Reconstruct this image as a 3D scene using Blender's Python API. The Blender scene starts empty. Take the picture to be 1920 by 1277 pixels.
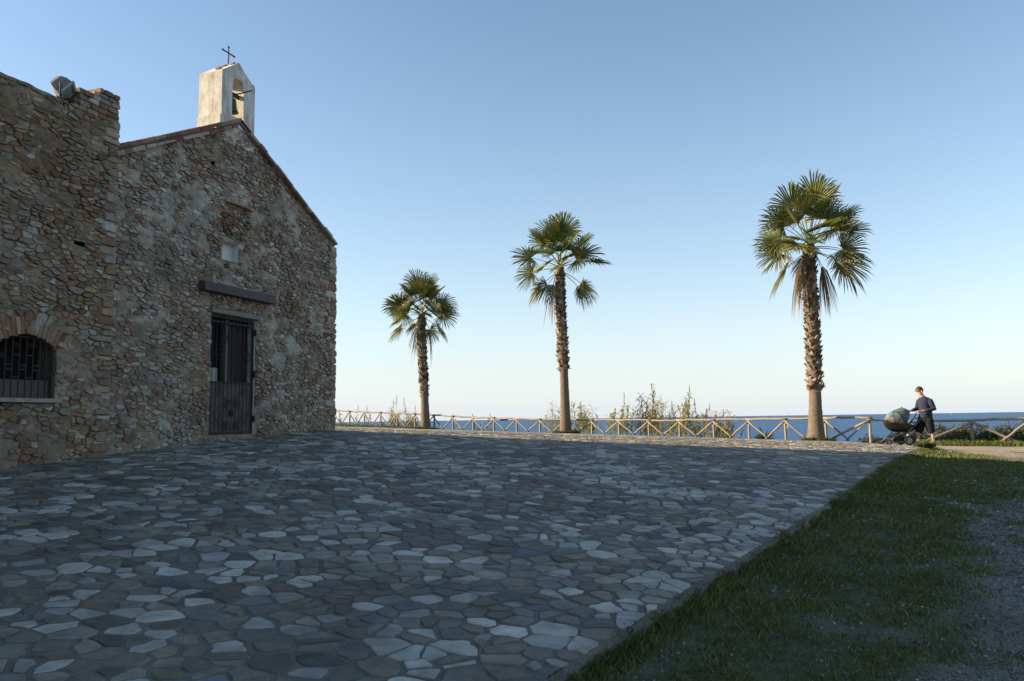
import bpy, math, random
import numpy as np
from mathutils import Vector, Matrix
rnd = random.Random(7)
rng = np.random.default_rng(11)
scene = bpy.context.scene
col = scene.collection
EYE = 1.6
R = math.radians

# ------------------------------------------------------------------ camera
cam_d = bpy.data.cameras.new('camera'); cam = bpy.data.objects.new('camera', cam_d); col.objects.link(cam)
FPX = 1450.0
cam_d.sensor_width = 36.0; cam_d.lens = 36.0 * FPX / 1920.0
cam_d.clip_start = 0.1; cam_d.clip_end = 90000.0
PITCH = math.atan(148 / FPX); ROLL = R(0.86)
cam.location = (0, 0, EYE)
cam.rotation_euler = (Matrix.Rotation(R(90) + PITCH, 3, 'X') @ Matrix.Rotation(-ROLL, 3, 'Z')).to_euler()
scene.camera = cam
scene.render.resolution_x = 1024; scene.render.resolution_y = 681

# ------------------------------------------------------------------ light
SUN_AZ = R(-3.0)     # sun stands square to the left
SUN_EL = R(20.0)
S = Vector((-math.cos(SUN_AZ) * math.cos(SUN_EL), -math.sin(SUN_AZ) * math.cos(SUN_EL), math.sin(SUN_EL)))
world = bpy.data.worlds.new('World'); scene.world = world; world.use_nodes = True
wn = world.node_tree.nodes; wl = world.node_tree.links
for nd in list(wn): wn.remove(nd)
wo = wn.new('ShaderNodeOutputWorld'); wb = wn.new('ShaderNodeBackground'); sky = wn.new('ShaderNodeTexSky')
sky.sky_type = 'NISHITA'; sky.sun_disc = False
sky.sun_elevation = SUN_EL; sky.sun_rotation = math.atan2(S.x, S.y)
sky.air_density = 1.0; sky.dust_density = 0.35; sky.ozone_density = 1.0; sky.altitude = 10
wb.inputs['Strength'].default_value = 0.085
hs = wn.new('ShaderNodeHueSaturation'); hs.inputs['Saturation'].default_value = 1.04; wl.new(sky.outputs[0], hs.inputs['Color'])
tc = wn.new('ShaderNodeTexCoord'); sxyz = wn.new('ShaderNodeSeparateXYZ'); wl.new(tc.outputs['Generated'], sxyz.inputs[0])
def wmath(op, a, b=None, clamp=False):
    m_ = wn.new('ShaderNodeMath'); m_.operation = op; m_.use_clamp = clamp
    for i_, v_ in enumerate((a, b)):
        if v_ is None: continue
        if hasattr(v_, 'is_linked'): wl.new(v_, m_.inputs[i_])
        else: m_.inputs[i_].default_value = v_
    return m_.outputs[0]
# pale sea haze low over the whole horizon
hz = wmath('MULTIPLY', wmath('EXPONENT', wmath('MULTIPLY', wmath('ABSOLUTE', sxyz.outputs[2]), -6.5)), 0.95)
mxh = wn.new('ShaderNodeMix'); mxh.data_type = 'RGBA'; wl.new(hz, mxh.inputs[0])
cy_ = wn.new('ShaderNodeMix'); cy_.data_type = 'RGBA'; cy_.blend_type = 'MULTIPLY'; cy_.inputs[0].default_value = 1.0; cy_.inputs[7].default_value = (.965, 1.01, 1.02, 1)
wl.new(hs.outputs[0], cy_.inputs[6]); wl.new(cy_.outputs[2], mxh.inputs[6]); mxh.inputs[7].default_value = (3.62, 3.93, 4.28, 1)
# thin streaks of cloud a few degrees up
mpc = wn.new('ShaderNodeMapping'); mpc.inputs['Scale'].default_value = (2.2, 2.2, 30.0); wl.new(tc.outputs['Generated'], mpc.inputs['Vector'])
nc_ = wn.new('ShaderNodeTexNoise'); nc_.inputs['Scale'].default_value = 2.0; nc_.inputs['Detail'].default_value = 6; nc_.inputs['Roughness'].default_value = .6; wl.new(mpc.outputs[0], nc_.inputs['Vector'])
cl = wmath('MULTIPLY', wmath('SUBTRACT', nc_.outputs['Fac'], .50), 3.2, True)
bd = wmath('MULTIPLY', wmath('MULTIPLY', wmath('SUBTRACT', sxyz.outputs[2], .025), 30.0, True), wmath('MULTIPLY', wmath('SUBTRACT', .16, sxyz.outputs[2]), 14.0, True))
cm = wn.new('ShaderNodeMix'); cm.data_type = 'RGBA'; wl.new(wmath('MULTIPLY', wmath('MULTIPLY', cl, bd), .38), cm.inputs[0]); wl.new(mxh.outputs[2], cm.inputs[6]); cm.inputs[7].default_value = (4.0, 4.0, 4.15, 1)
wl.new(cm.outputs[2], wb.inputs['Color']); wl.new(wb.outputs[0], wo.inputs['Surface'])
sun_d = bpy.data.lights.new('sun', 'SUN'); sun = bpy.data.objects.new('sun', sun_d); col.objects.link(sun)
sun_d.energy = 5.0; sun_d.angle = R(0.53); sun_d.color = (1.0, 0.78, 0.52)
sun.rotation_euler = (-S).to_track_quat('-Z', 'Y').to_euler(); sun.location = (-40, -10, 30)
vs = scene.view_settings
vs.view_transform = 'Standard'; vs.look = 'None'; vs.exposure = 1.33; vs.gamma = 1.0; vs.use_curve_mapping = False

# ------------------------------------------------------------------ helpers
def vnoise(x, y, seed=0):
    x = np.asarray(x, float); y = np.asarray(y, float)
    xi = np.floor(x).astype(np.int64); yi = np.floor(y).astype(np.int64)
    fx = x - xi; fy = y - yi
    fx = fx * fx * (3 - 2 * fx); fy = fy * fy * (3 - 2 * fy)
    def h(a, b):
        n = (a * 374761393 + b * 668265263 + seed * 974711) & 0xffffffff
        n = ((n ^ (n >> 13)) * 1274126177) & 0xffffffff
        n = n ^ (n >> 16)
        return (n & 0xffff) / 65535.0
    return (h(xi, yi) * (1 - fx) + h(xi + 1, yi) * fx) * (1 - fy) + (h(xi, yi + 1) * (1 - fx) + h(xi + 1, yi + 1) * fx) * fy
def fbm(x, y, seed=0, oct=4):
    a = 0.5; t = 0; s = 0; x = np.asarray(x, float); y = np.asarray(y, float)
    for i in range(oct):
        t = t + a * vnoise(x, y, seed + i * 17); s += a; a *= .5; x = x * 2.03 + 3.1; y = y * 2.03 + 1.7
    return t / s

WLOC = {}
def finish(o, parent, wl_):
    col.objects.link(o); WLOC[o.name] = wl_
    if parent is not None:
        o.parent = parent; o.location = wl_ - WLOC[parent.name]
    else:
        o.location = wl_
    return o
def thing(name, loc, label, cat, group=None):
    o = bpy.data.objects.new(name, None); o.empty_display_size = .2
    finish(o, None, Vector(loc)); o['label'] = label; o['category'] = cat
    if group: o['group'] = group
    return o
def mk(name, V, F, mat, parent=None, smooth=False, tint=None, kind=None, centre=True):
    """one mesh object from python lists; V in world coordinates"""
    V = np.asarray(V, float).reshape(-1, 3)
    c = V.mean(0) if centre else np.zeros(3)
    if centre: c[2] = V[:, 2].min()
    me = bpy.data.meshes.new(name); me.from_pydata((V - c).tolist(), [], F)
    if tint is not None:
        t = np.asarray(tint, np.float32).reshape(-1, 3)
        if len(t) == 1: t = np.repeat(t, len(V), 0)
        at = me.attributes.new('tint', 'FLOAT_COLOR', 'POINT')
        at.data.foreach_set('color', np.c_[t, np.ones(len(t), np.float32)].astype(np.float32).ravel())
    if mat: me.materials.append(mat)
    if smooth: me.polygons.foreach_set('use_smooth', [True] * len(me.polygons))
    me.update()
    o = bpy.data.objects.new(name, me); finish(o, parent, Vector(c))
    if kind: o['kind'] = kind
    return o
def mk_fast(name, V, F, mat, parent=None, tint=None, kind=None, smooth=False):
    """V (n,3), F (m,k) numpy: for tens of thousands of faces"""
    V = np.asarray(V, np.float32); F = np.asarray(F, np.int32); k = F.shape[1]
    me = bpy.data.meshes.new(name); me.vertices.add(len(V)); me.vertices.foreach_set('co', V.ravel())
    me.loops.add(F.size); me.loops.foreach_set('vertex_index', F.ravel())
    me.polygons.add(len(F)); me.polygons.foreach_set('loop_start', np.arange(0, F.size, k, dtype=np.int32))
    try: me.polygons.foreach_set('loop_total', np.full(len(F), k, np.int32))
    except Exception: pass
    if tint is not None:
        at = me.attributes.new('tint', 'FLOAT_COLOR', 'POINT')
        at.data.foreach_set('color', np.c_[tint, np.ones(len(V))].astype(np.float32).ravel())
    if smooth: me.polygons.foreach_set('use_smooth', np.ones(len(F), bool))
    if mat: me.materials.append(mat)
    me.update(calc_edges=True); me.validate()
    o = bpy.data.objects.new(name, me); finish(o, parent, Vector((0, 0, 0)))
    if kind: o['kind'] = kind
    return o
class Geo:
    def __init__(s): s.V = []; s.F = []; s.T = []
    def add(s, V, F, t=None):
        b = len(s.V); s.V += [tuple(v) for v in V]; s.F += [tuple(i + b for i in f) for f in F]
        if t is not None: s.T += [tuple(t)] * len(V)
    def box(s, c, ax, t=None):      # centre, three half-axis vectors
        c = Vector(c); a, b, d = [Vector(q) for q in ax]
        V = [c + a * i + b * j + d * k for i in (-1, 1) for j in (-1, 1) for k in (-1, 1)]
        s.add(V, [(0, 1, 3, 2), (4, 6, 7, 5), (0, 4, 5, 1), (2, 3, 7, 6), (0, 2, 6, 4), (1, 5, 7, 3)], t)
    def tube(s, pts, rad, n=6, t=None, cap=True, closed=False):
        pts = [Vector(p) for p in pts]; m = len(pts)
        if not hasattr(rad, '__len__'): rad = [rad] * m
        V = []; F = []; prev = None
        for i, p in enumerate(pts):
            if closed: d = pts[(i + 1) % m] - pts[i - 1]
            else: d = pts[min(i + 1, m - 1)] - pts[max(i - 1, 0)]
            d.normalize()
            if prev is None:
                a = d.orthogonal().normalized()
            else:
                a = (prev - d * prev.dot(d)); a = a.normalized() if a.length > 1e-6 else d.orthogonal().normalized()
            prev = a; b = d.cross(a)
            for k in range(n):
                q = 2 * math.pi * k / n; V.append(p + (a * math.cos(q) + b * math.sin(q)) * rad[i])
        for i in range(m if closed else m - 1):
            j = (i + 1) % m
            for k in range(n):
                F.append((i * n + k, i * n + (k + 1) % n, j * n + (k + 1) % n, j * n + k))
        if cap and not closed:
            F.append(tuple(range(n - 1, -1, -1))); F.append(tuple((m - 1) * n + k for k in range(n)))
        s.add(V, F, t)
    def build(s, name, mat, parent=None, smooth=False, kind=None):
        return mk(name, s.V, s.F, mat, parent, smooth, s.T if s.T else None, kind)

# ------------------------------------------------------------------ materials
def nodemat(name):
    m = bpy.data.materials.new(name); m.use_nodes = True
    n = m.node_tree.nodes; l = m.node_tree.links; b = n['Principled BSDF']
    return m, n, l, b
def texco(n, l, scale=None, obj=False):
    g = n.new('ShaderNodeNewGeometry') if not obj else n.new('ShaderNodeTexCoord')
    out = g.outputs['Position'] if not obj else g.outputs['Object']
    if scale is not None:
        mp = n.new('ShaderNodeMapping'); mp.inputs['Scale'].default_value = scale
        l.new(out, mp.inputs['Vector']); out = mp.outputs[0]
    return out
def noise(n, l, vec, scale, detail=5, rough=.6):
    t = n.new('ShaderNodeTexNoise'); t.inputs['Scale'].default_value = scale
    t.inputs['Detail'].default_value = detail; t.inputs['Roughness'].default_value = rough
    l.new(vec, t.inputs['Vector']); return t
def ramp(n, l, fac, stops):
    r = n.new('ShaderNodeValToRGB'); e = r.color_ramp.elements
    while len(e) < len(stops): e.new(.5)
    for i, (p, c) in enumerate(stops): e[i].position = p; e[i].color = tuple(c) + (1,) if len(c) == 3 else c
    l.new(fac, r.inputs[0]); return r.outputs[0]
def mixc(n, l, a, b, fac, mode='MIX'):
    m = n.new('ShaderNodeMix'); m.data_type = 'RGBA'; m.blend_type = mode
    for sock, v in ((m.inputs[0], fac), (m.inputs[6], a), (m.inputs[7], b)):
        if hasattr(v, 'links') or hasattr(v, 'is_linked'): l.new(v, sock)
        elif isinstance(v, (int, float)): sock.default_value = v
        else: sock.default_value = tuple(v) + (1,)
    return m.outputs[2]
def bump(n, l, h, strength, dist, b):
    bp = n.new('ShaderNodeBump'); bp.inputs['Strength'].default_value = strength; bp.inputs['Distance'].default_value = dist
    l.new(h, bp.inputs['Height']); l.new(bp.outputs[0], b.inputs['Normal']); return bp
def plain(name, c, rough=.8, var=.25, sc=8, bmp=.3, bd=.01, metal=0, spec=.3, scale=None, attr=False):
    m, n, l, b = nodemat(name); v = texco(n, l, scale)
    t = noise(n, l, v, sc, 6, .65)
    f = ramp(n, l, t.outputs['Fac'], [(.25, (1 - var,) * 3), (.75, (1 + var,) * 3)])
    if attr:
        a = n.new('ShaderNodeAttribute'); a.attribute_name = 'tint'; base = a.outputs['Color']
    else:
        base = c
    l.new(mixc(n, l, base, f, 1.0, 'MULTIPLY'), b.inputs['Base Color'])
    b.inputs['Roughness'].default_value = rough; b.inputs['Metallic'].default_value = metal
    b.inputs['Specular IOR Level'].default_value = spec
    if bmp:
        t2 = noise(n, l, v, sc * 5, 4, .7)
        ad = n.new('ShaderNodeMath'); ad.operation = 'ADD'; l.new(t.outputs['Fac'], ad.inputs[0]); l.new(t2.outputs['Fac'], ad.inputs[1])
        bump(n, l, ad.outputs[0], bmp, bd, b)
    return m
M = {}
M['wall_stone'] = plain('rubble stone', None, .9, .38, 14, .8, .02, attr=True, spec=.15)
M['mortar'] = plain('lime mortar', None, .95, .35, 9, .9, .025, attr=True, spec=.1)
M['flag'] = plain('flagstone', None, .7, .30, 7, .55, .006, attr=True, spec=.25)
def grime(m_, sc, lo, hi):      # broad stains that run across the pieces
    n_, l_ = m_.node_tree.nodes, m_.node_tree.links; b_ = n_['Principled BSDF']; src = b_.inputs['Base Color'].links[0].from_socket
    t_ = noise(n_, l_, texco(n_, l_), sc, 6, .65); r_ = ramp(n_, l_, t_.outputs['Fac'], [(.3, (lo, lo * .98, lo * .95)), (.7, (hi, hi, hi))])
    l_.new(mixc(n_, l_, src, r_, 1.0, 'MULTIPLY'), b_.inputs['Base Color'])
grime(M['flag'], .9, .72, 1.30); grime(M['flag'], 5.0, .78, 1.15); grime(M['wall_stone'], .8, .64, 1.0); grime(M['mortar'], .8, .64, 1.0)
M['plaster'] = plain('old white plaster', (.62, .60, .55), .9, .22, 5, .6, .01, spec=.1)
M['iron'] = plain('wrought iron', (.035, .030, .028), .6, .3, 30, .2, .002, metal=.3)
M['panel'] = plain('painted sheet', (.105, .080, .066), .6, .12, 3, .1, .002)
M['beam'] = plain('brown steel beam', (.060, .047, .043), .55, .2, 6, .2, .002)
M['dark'] = plain('painted interior dark', (.012, .011, .010), .95, .2, 3, 0)  # near-black colour stands in for the shade inside openings
M['redwood'] = plain('dark red door wood', (.034, .017, .014), .6, .3, 4, .3, .003, scale=(12, 12, 1))
M['cream'] = plain('cream frame', (.17, .15, .115), .7, .15, 6, .1, .002)
M['steelplate'] = plain('grey lock plate', (.22, .22, .20), .5, .1, 6, .1, .002)
M['tile'] = plain('terracotta tile', None, .85, .35, 10, .5, .006, attr=True, spec=.15)
M['brick'] = plain('old brick', None, .9, .3, 20, .7, .008, attr=True, spec=.12)
M['bronze'] = plain('bell bronze', (.07, .085, .06), .55, .3, 9, .2, .004, metal=.6)
M['lamp'] = plain('lamp housing', (.16, .155, .15), .5, .15, 12, .1, .002)
M['rim'] = plain('lamp rim', (.34, .34, .33), .5, .1, 12, .1, .002)
M['wood'] = plain('weathered log', (.26, .215, .16), .85, .40, 6, .6, .008, scale=(4, 4, 4), spec=.15)
M['bark'] = plain('palm bark', (.150, .118, .088), .95, .35, 5, .9, .02, scale=(1, 1, 3), spec=.1)
M['stub'] = plain('palm leaf base', None, .9, .3, 10, .5, .008, attr=True, spec=.1)
def leafmat(name, trans=.35, rough=.5, spec=.35, c=None):
    m, n, l, b = nodemat(name)
    if c is None:
        a = n.new('ShaderNodeAttribute'); a.attribute_name = 'tint'; base = a.outputs['Color']
    else:
        rg = n.new('ShaderNodeRGB'); rg.outputs[0].default_value = tuple(c) + (1,); base = rg.outputs[0]
    l.new(base, b.inputs['Base Color']); b.inputs['Roughness'].default_value = rough; b.inputs['Specular IOR Level'].default_value = spec
    tr = n.new('ShaderNodeBsdfTranslucent'); l.new(base, tr.inputs['Color'])
    mx = n.new('ShaderNodeMixShader'); mx.inputs[0].default_value = trans
    l.new(b.outputs[0], mx.inputs[1]); l.new(tr.outputs[0], mx.inputs[2]); l.new(mx.outputs[0], n['Material Output'].inputs['Surface'])
    return m
M['frond'] = leafmat('palm leaf', .30, .45, .4)
M['reed'] = leafmat('reed leaf', .35, .6, .2)
M['leaf'] = leafmat('shrub leaf', .25, .55, .3)
M['grass'] = leafmat('grass blade', .3, .6, .2)
M['skin'] = plain('skin', (.50, .29, .20), .55, .06, 20, 0)
M['hair'] = plain('dark hair', (.045, .028, .018), .6, .3, 60, .3, .003)
M['shirt'] = plain('slate blue knit', (.020, .028, .052), .9, .15, 25, .3, .003)
M['shorts'] = plain('black shorts', (.006, .0065, .010), .85, .2, 25, .3, .003)
M['shoe'] = plain('dark shoe', (.05, .05, .055), .7, .2, 20, 0)
M['blackplastic'] = plain('black shell', (.012, .012, .012), .32, .1, 10, 0, spec=.5)
M['blackcloth'] = plain('black cloth', (.018, .018, .020), .85, .2, 30, .2, .003)
M['frame'] = plain('stroller tube', (.045, .045, .048), .4, .1, 10, 0, metal=.5)
M['rubber'] = plain('rubber tyre', (.02, .02, .02), .8, .1, 10, 0)
M['wheelgrey'] = plain('wheel rim', (.25, .24, .22), .5, .1, 10, 0)
M['pebble'] = plain('pebble', None, .85, .2, 30, 0, attr=True, spec=.2)
M['ship'] = plain('ship hull', (.05, .055, .07), .7, .1, .1, 0)
M['sail'] = plain('white sail', (.8, .8, .78), .7, .05, .1, 0)
# tropical print for the hood
m, n, l, b = nodemat('printed hood fabric'); v = texco(n, l)
t1 = noise(n, l, v, 6, 2, .5); t2 = noise(n, l, v, 8, 2, .4)
c1 = ramp(n, l, t1.outputs['Fac'], [(.38, (.13, .19, .20)), (.47, (.05, .10, .11)), (.54, (.03, .06, .07)), (.60, (.19, .22, .20))])
f2 = ramp(n, l, t2.outputs['Fac'], [(.56, (0, 0, 0)), (.60, (1, 1, 1))])
l.new(mixc(n, l, c1, (.14, .10, .075), f2), b.inputs['Base Color']); b.inputs['Roughness'].default_value = .85
M['hood'] = m
# plaza joint material: mortar, and a cell pattern for the stones too far off to tell apart
m, n, l, b = nodemat('plaza mortar'); v = texco(n, l)
t = noise(n, l, v, 18, 6, .7); tl = noise(n, l, v, .7, 3, .5)
base = ramp(n, l, t.outputs['Fac'], [(.3, (.105, .097, .080)), (.7, (.185, .170, .140))])
base = mixc(n, l, base, ramp(n, l, tl.outputs['Fac'], [(.35, (.75, .75, .75)), (.65, (1.2, 1.18, 1.12))]), 1.0, 'MULTIPLY')
vo = n.new('ShaderNodeTexVoronoi'); vo.feature = 'F1'; vo.voronoi_dimensions = '2D'; vo.inputs['Scale'].default_value = 2.9; l.new(v, vo.inputs['Vector'])
vd = n.new('ShaderNodeTexVoronoi'); vd.feature = 'DISTANCE_TO_EDGE'; vd.voronoi_dimensions = '2D'; vd.inputs['Scale'].default_value = 2.9; l.new(v, vd.inputs['Vector'])
cell = ramp(n, l, vo.outputs['Color'], [(.1, (.13, .125, .11)), (.45, (.22, .21, .185)), (.7, (.30, .28, .24)), (.9, (.42, .40, .36))])
edge = ramp(n, l, vd.outputs['Distance'], [(.03, (0, 0, 0)), (.06, (1, 1, 1))])
at = n.new('ShaderNodeAttribute'); at.attribute_name = 'tint'
sx = n.new('ShaderNodeSeparateColor'); l.new(at.outputs['Color'], sx.inputs[0])
fm = n.new('ShaderNodeMath'); fm.operation = 'MULTIPLY'; l.new(edge, fm.inputs[0]); l.new(sx.outputs[0], fm.inputs[1])
l.new(mixc(n, l, base, cell, fm.outputs[0]), b.inputs['Base Color']); b.inputs['Roughness'].default_value = .85; b.inputs['Specular IOR Level'].default_value = .2
bump(n, l, t.outputs['Fac'], .6, .01, b)
M['plaza'] = m
# ground: grass soil / gravel / dirt by painted weights
m, n, l, b = nodemat('ground soil'); v = texco(n, l)
at = n.new('ShaderNodeAttribute'); at.attribute_name = 'tint'; sx = n.new('ShaderNodeSeparateColor'); l.new(at.outputs['Color'], sx.inputs[0])
t = noise(n, l, v, 14, 6, .7); tf = noise(n, l, v, 90, 3, .7)
vo = n.new('ShaderNodeTexVoronoi'); vo.inputs['Scale'].default_value = 75; l.new(v, vo.inputs['Vector'])
soil = ramp(n, l, t.outputs['Fac'], [(.3, (.050, .052, .026)), (.7, (.105, .105, .055))])
grav = ramp(n, l, vo.outputs['Color'], [(.1, (.10, .093, .080)), (.5, (.17, .158, .138)), (.85, (.25, .235, .205)), (1, (.37, .35, .32))])
dirt = ramp(n, l, t.outputs['Fac'], [(.3, (.27, .215, .15)), (.7, (.40, .33, .24))])
x1 = mixc(n, l, grav, soil, sx.outputs[0]); x2 = mixc(n, l, x1, dirt, sx.outputs[1])
l.new(x2, b.inputs['Base Color']); b.inputs['Roughness'].default_value = .95; b.inputs['Specular IOR Level'].default_value = .1
ad = n.new('ShaderNodeMath'); ad.operation = 'ADD'; l.new(vo.outputs['Distance'], ad.inputs[0]); l.new(t.outputs['Fac'], ad.inputs[1])
bump(n, l, ad.outputs[0], .5, .008, b)
M['ground'] = m
# sea
m, n, l, b = nodemat('sea water'); v = texco(n, l, (.03, .10, .1))
t = noise(n, l, v, 1.0, 8, .62); tb = noise(n, l, texco(n, l, (.0012, .004, .01)), 1.0, 4, .5)
l.new(ramp(n, l, tb.outputs['Fac'], [(.3, (.016, .070, .175)), (.7, (.025, .095, .22))]), b.inputs['Base Color'])
b.inputs['Roughness'].default_value = .40; b.inputs['IOR'].default_value = 1.33; b.inputs['Specular IOR Level'].default_value = .22
bump(n, l, t.outputs['Fac'], 1.0, 2.2, b)
M['sea'] = m

# ------------------------------------------------------------------ terrain height
CT = np.array([[0.0, 0.0, -1.6], [0.0, 4.4, -1.5], [6.0, 3.0, -1.72], [-6.0, 3.0, -1.15], [0.0, -10.0, -1.9], [12.0, -8.0, -2.1], [-12.0, -8.0, -1.5],
 [-4.527, 19.455, -0.205], [-6.03, 15.382, -0.387], [-6.837, 13.195, -0.495], [-7.498, 11.404, -0.612], [-13.109, 57.0, -0.213], [-6.665, 51.329, -0.479],
 [-2.705, 47.843, -0.612], [1.347, 44.277, -0.745], [3.949, 41.987, -0.817], [7.934, 38.48, -0.944], [10.686, 36.058, -1.031], [11.953, 34.943, -1.071],
 [14.843, 32.4, -1.126], [12.234, 23.2, -0.979], [17.641, 27.0, -1.263], [20.0, 15.0, -1.55], [-30.0, 60.0, 0.1], [-20.0, 30.0, 0.1], [35.0, 30.0, -1.3],
 [-4.665, 22.5, -0.23], [-6.013, 29.0, -0.217], [-2.506, 22.5, -0.339], [-3.229, 29.0, -0.338], [-0.041, 22.5, -0.437], [-0.051, 29.0, -0.484],
 [3.652, 22.5, -0.614], [4.71, 29.0, -0.693], [7.493, 22.5, -0.77], [9.661, 29.0, -0.924]])
def _k(r): return np.where(r > 0, r * r * np.log(r + 1e-9), 0)
_N = len(CT); _r = np.hypot(CT[:, None, 0] - CT[None, :, 0], CT[:, None, 1] - CT[None, :, 1])
_A = np.zeros((_N + 3, _N + 3)); _A[:_N, :_N] = _k(_r) + 2.0 * np.eye(_N); _A[:_N, _N] = 1; _A[:_N, _N + 1:] = CT[:, :2]; _A[_N:, :_N] = _A[:_N, _N:].T
_w = np.linalg.solve(_A, np.r_[CT[:, 2], 0, 0, 0])
def H(x, y):
    """paved surface, world z"""
    x = np.clip(np.asarray(x, float), -45, 45); y = np.clip(np.asarray(y, float), -25, 62)
    r = np.hypot(x[..., None] - CT[:, 0], y[..., None] - CT[:, 1])
    return _k(r) @ _w[:_N] + _w[-3] + _w[-2] * x + _w[-1] * y + EYE
def h1(x, y): return float(H(np.array([x]), np.array([y]))[0])
FL = np.array([-13.109, 57.0]); FR = np.array([14.843, 32.4])      # fence line
fd = (FR - FL) / np.linalg.norm(FR - FL); fnv = np.array([-fd[1], fd[0]])   # points out to sea
def seaward(x, y):
    a = (np.asarray(x) - FL[0]) * fnv[0] + (np.asarray(y) - FL[1]) * fnv[1]
    return np.minimum(np.where(np.asarray(x) > FR[0], np.asarray(y) - (32.4 + .05 * (np.asarray(x) - FR[0])), 1e9), np.where(np.asarray(x) > FR[0], 1e9, a))
# plaza outline half planes (nx, ny, c): keep nx*x+ny*y <= c
EDGE = [(-3.4, -4.0), (.154, 4.60), (1.175, 6.206), (2.70, 8.44), (4.448, 11.01), (7.57, 15.94), (12.1, 22.82), (12.9, 24.6)]
def edge_x(y):
    return np.interp(y, [p[1] for p in EDGE], [p[0] for p in EDGE])
def in_plaza(x, y):
    x = np.asarray(x, float); y = np.asarray(y, float)
    return (x < edge_x(y)) & (seaward(x, y) < -1.0) & (x - 12.9 < 0) | ((y > 24.6) & (seaward(x, y) < -1.0) & (x < 13.2))
FAC_ANG = R(20.2533)
U2 = Vector((-math.sin(FAC_ANG), -math.cos(FAC_ANG), 0)); N3 = Vector((math.cos(FAC_ANG), -math.sin(FAC_ANG), 0))
C0 = Vector((-4.510, 19.5, 0))
def W(s, z, o=0.0): return C0 + U2 * s + N3 * o + Vector((0, 0, z + EYE))
def facade_s_o(x, y):
    dx = np.asarray(x) - C0.x; dy = np.asarray(y) - C0.y
    return dx * U2.x + dy * U2.y, dx * N3.x + dy * N3.y

# weights of grass and dirt on the open ground
def weights(x, y):
    x = np.asarray(x, float); y = np.asarray(y, float)
    nz = fbm(x * .9, y * .9, 3); n2 = fbm(x * 2.6, y * 2.6, 9)
    gx = np.interp(y, [3, 4.75, 6.1, 6.8, 8.5, 10.4, 13.0, 14.2], [2.7, 3.2, 3.9, 4.3, 5.2, 6.3, 8.2, 12])   # gravel begins right of this
    d = (gx - x) + (nz - .5) * 2.2 + (n2 - .5) * 1.6
    g = np.clip(.5 + d * 1.1, 0, 1)
    near = np.clip((9.5 - y) / 5, 0, 1)                           # worn patches towards the foreground
    worn = np.clip((n2 * .5 + nz * .5 - .53 + (x - edge_x(y) - .7) * .06) * 7, 0, 1) * near
    g = g * (1 - .85 * worn)
    g = np.maximum(g, np.clip((.55 - (x - edge_x(y))) * 3, 0, 1) * (x > edge_x(y)))
    pl = 18.9 + (x - 11.3) * .05 + (n2 - .5) * 1.5               # dirt path
    dirt = np.clip((y - pl) * 1.4, 0, 1) * np.clip((x - 12.3 - (n2 - .5) * 1.6 - np.maximum(0, 20.5 - y) * .5) * 1.2, 0, 1) * np.clip((30.6 - y + (nz - .5) * 2) * 1.2, 0, 1)
    return g, dirt
def ground_z(x, y):
    x = np.asarray(x, float); y = np.asarray(y, float)
    z = H(x, y) - .075 + (fbm(x * 1.3, y * 1.3, 21) - .5) * .05
    sw = seaward(x, y)
    drop = np.clip(sw - 1.2, 0, None)
    return z - np.minimum(drop * .38 + np.clip(drop - 3, 0, None) * .8, 30)

# ------------------------------------------------------------------ setting: ground, sea, plaza
def axis(lo, a, b, hi, st, grow=1.25):
    v = list(np.arange(a, b + 1e-6, st)); p = v[-1]; d = st
    while p < hi: d *= grow; p += d; v.append(p)
    p = v[0]; d = st; pre = []
    while p > lo: d *= grow; p -= d; pre.append(p)
    return np.array(pre[::-1] + v)
gx = axis(-260, -20, 26, 260, .33); gy = axis(-160, 1.5, 60, 95, .33)
GX, GY = np.meshgrid(gx, gy); GZ = ground_z(GX, GY)
gw, dw = weights(GX, GY)
nxv, nyv = len(gx), len(gy); idx = np.arange(nxv * nyv).reshape(nyv, nxv)
Fq = np.stack([idx[:-1, :-1], idx[:-1, 1:], idx[1:, 1:], idx[1:, :-1]], -1).reshape(-1, 4)
o = mk_fast('ground', np.stack([GX, GY, GZ], -1).reshape(-1, 3), Fq, M['ground'],
            tint=np.stack([gw, dw, dw * 0], -1).reshape(-1, 3), smooth=True)
o['kind'] = 'structure'
SEA_Z = -15.0
o = mk('sea', [(-60000, -300, SEA_Z), (60000, -300, SEA_Z), (60000, 80000, SEA_Z), (-60000, 80000, SEA_Z)], [(0, 1, 2, 3)], M['sea'], centre=False)
o['kind'] = 'structure'

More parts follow.
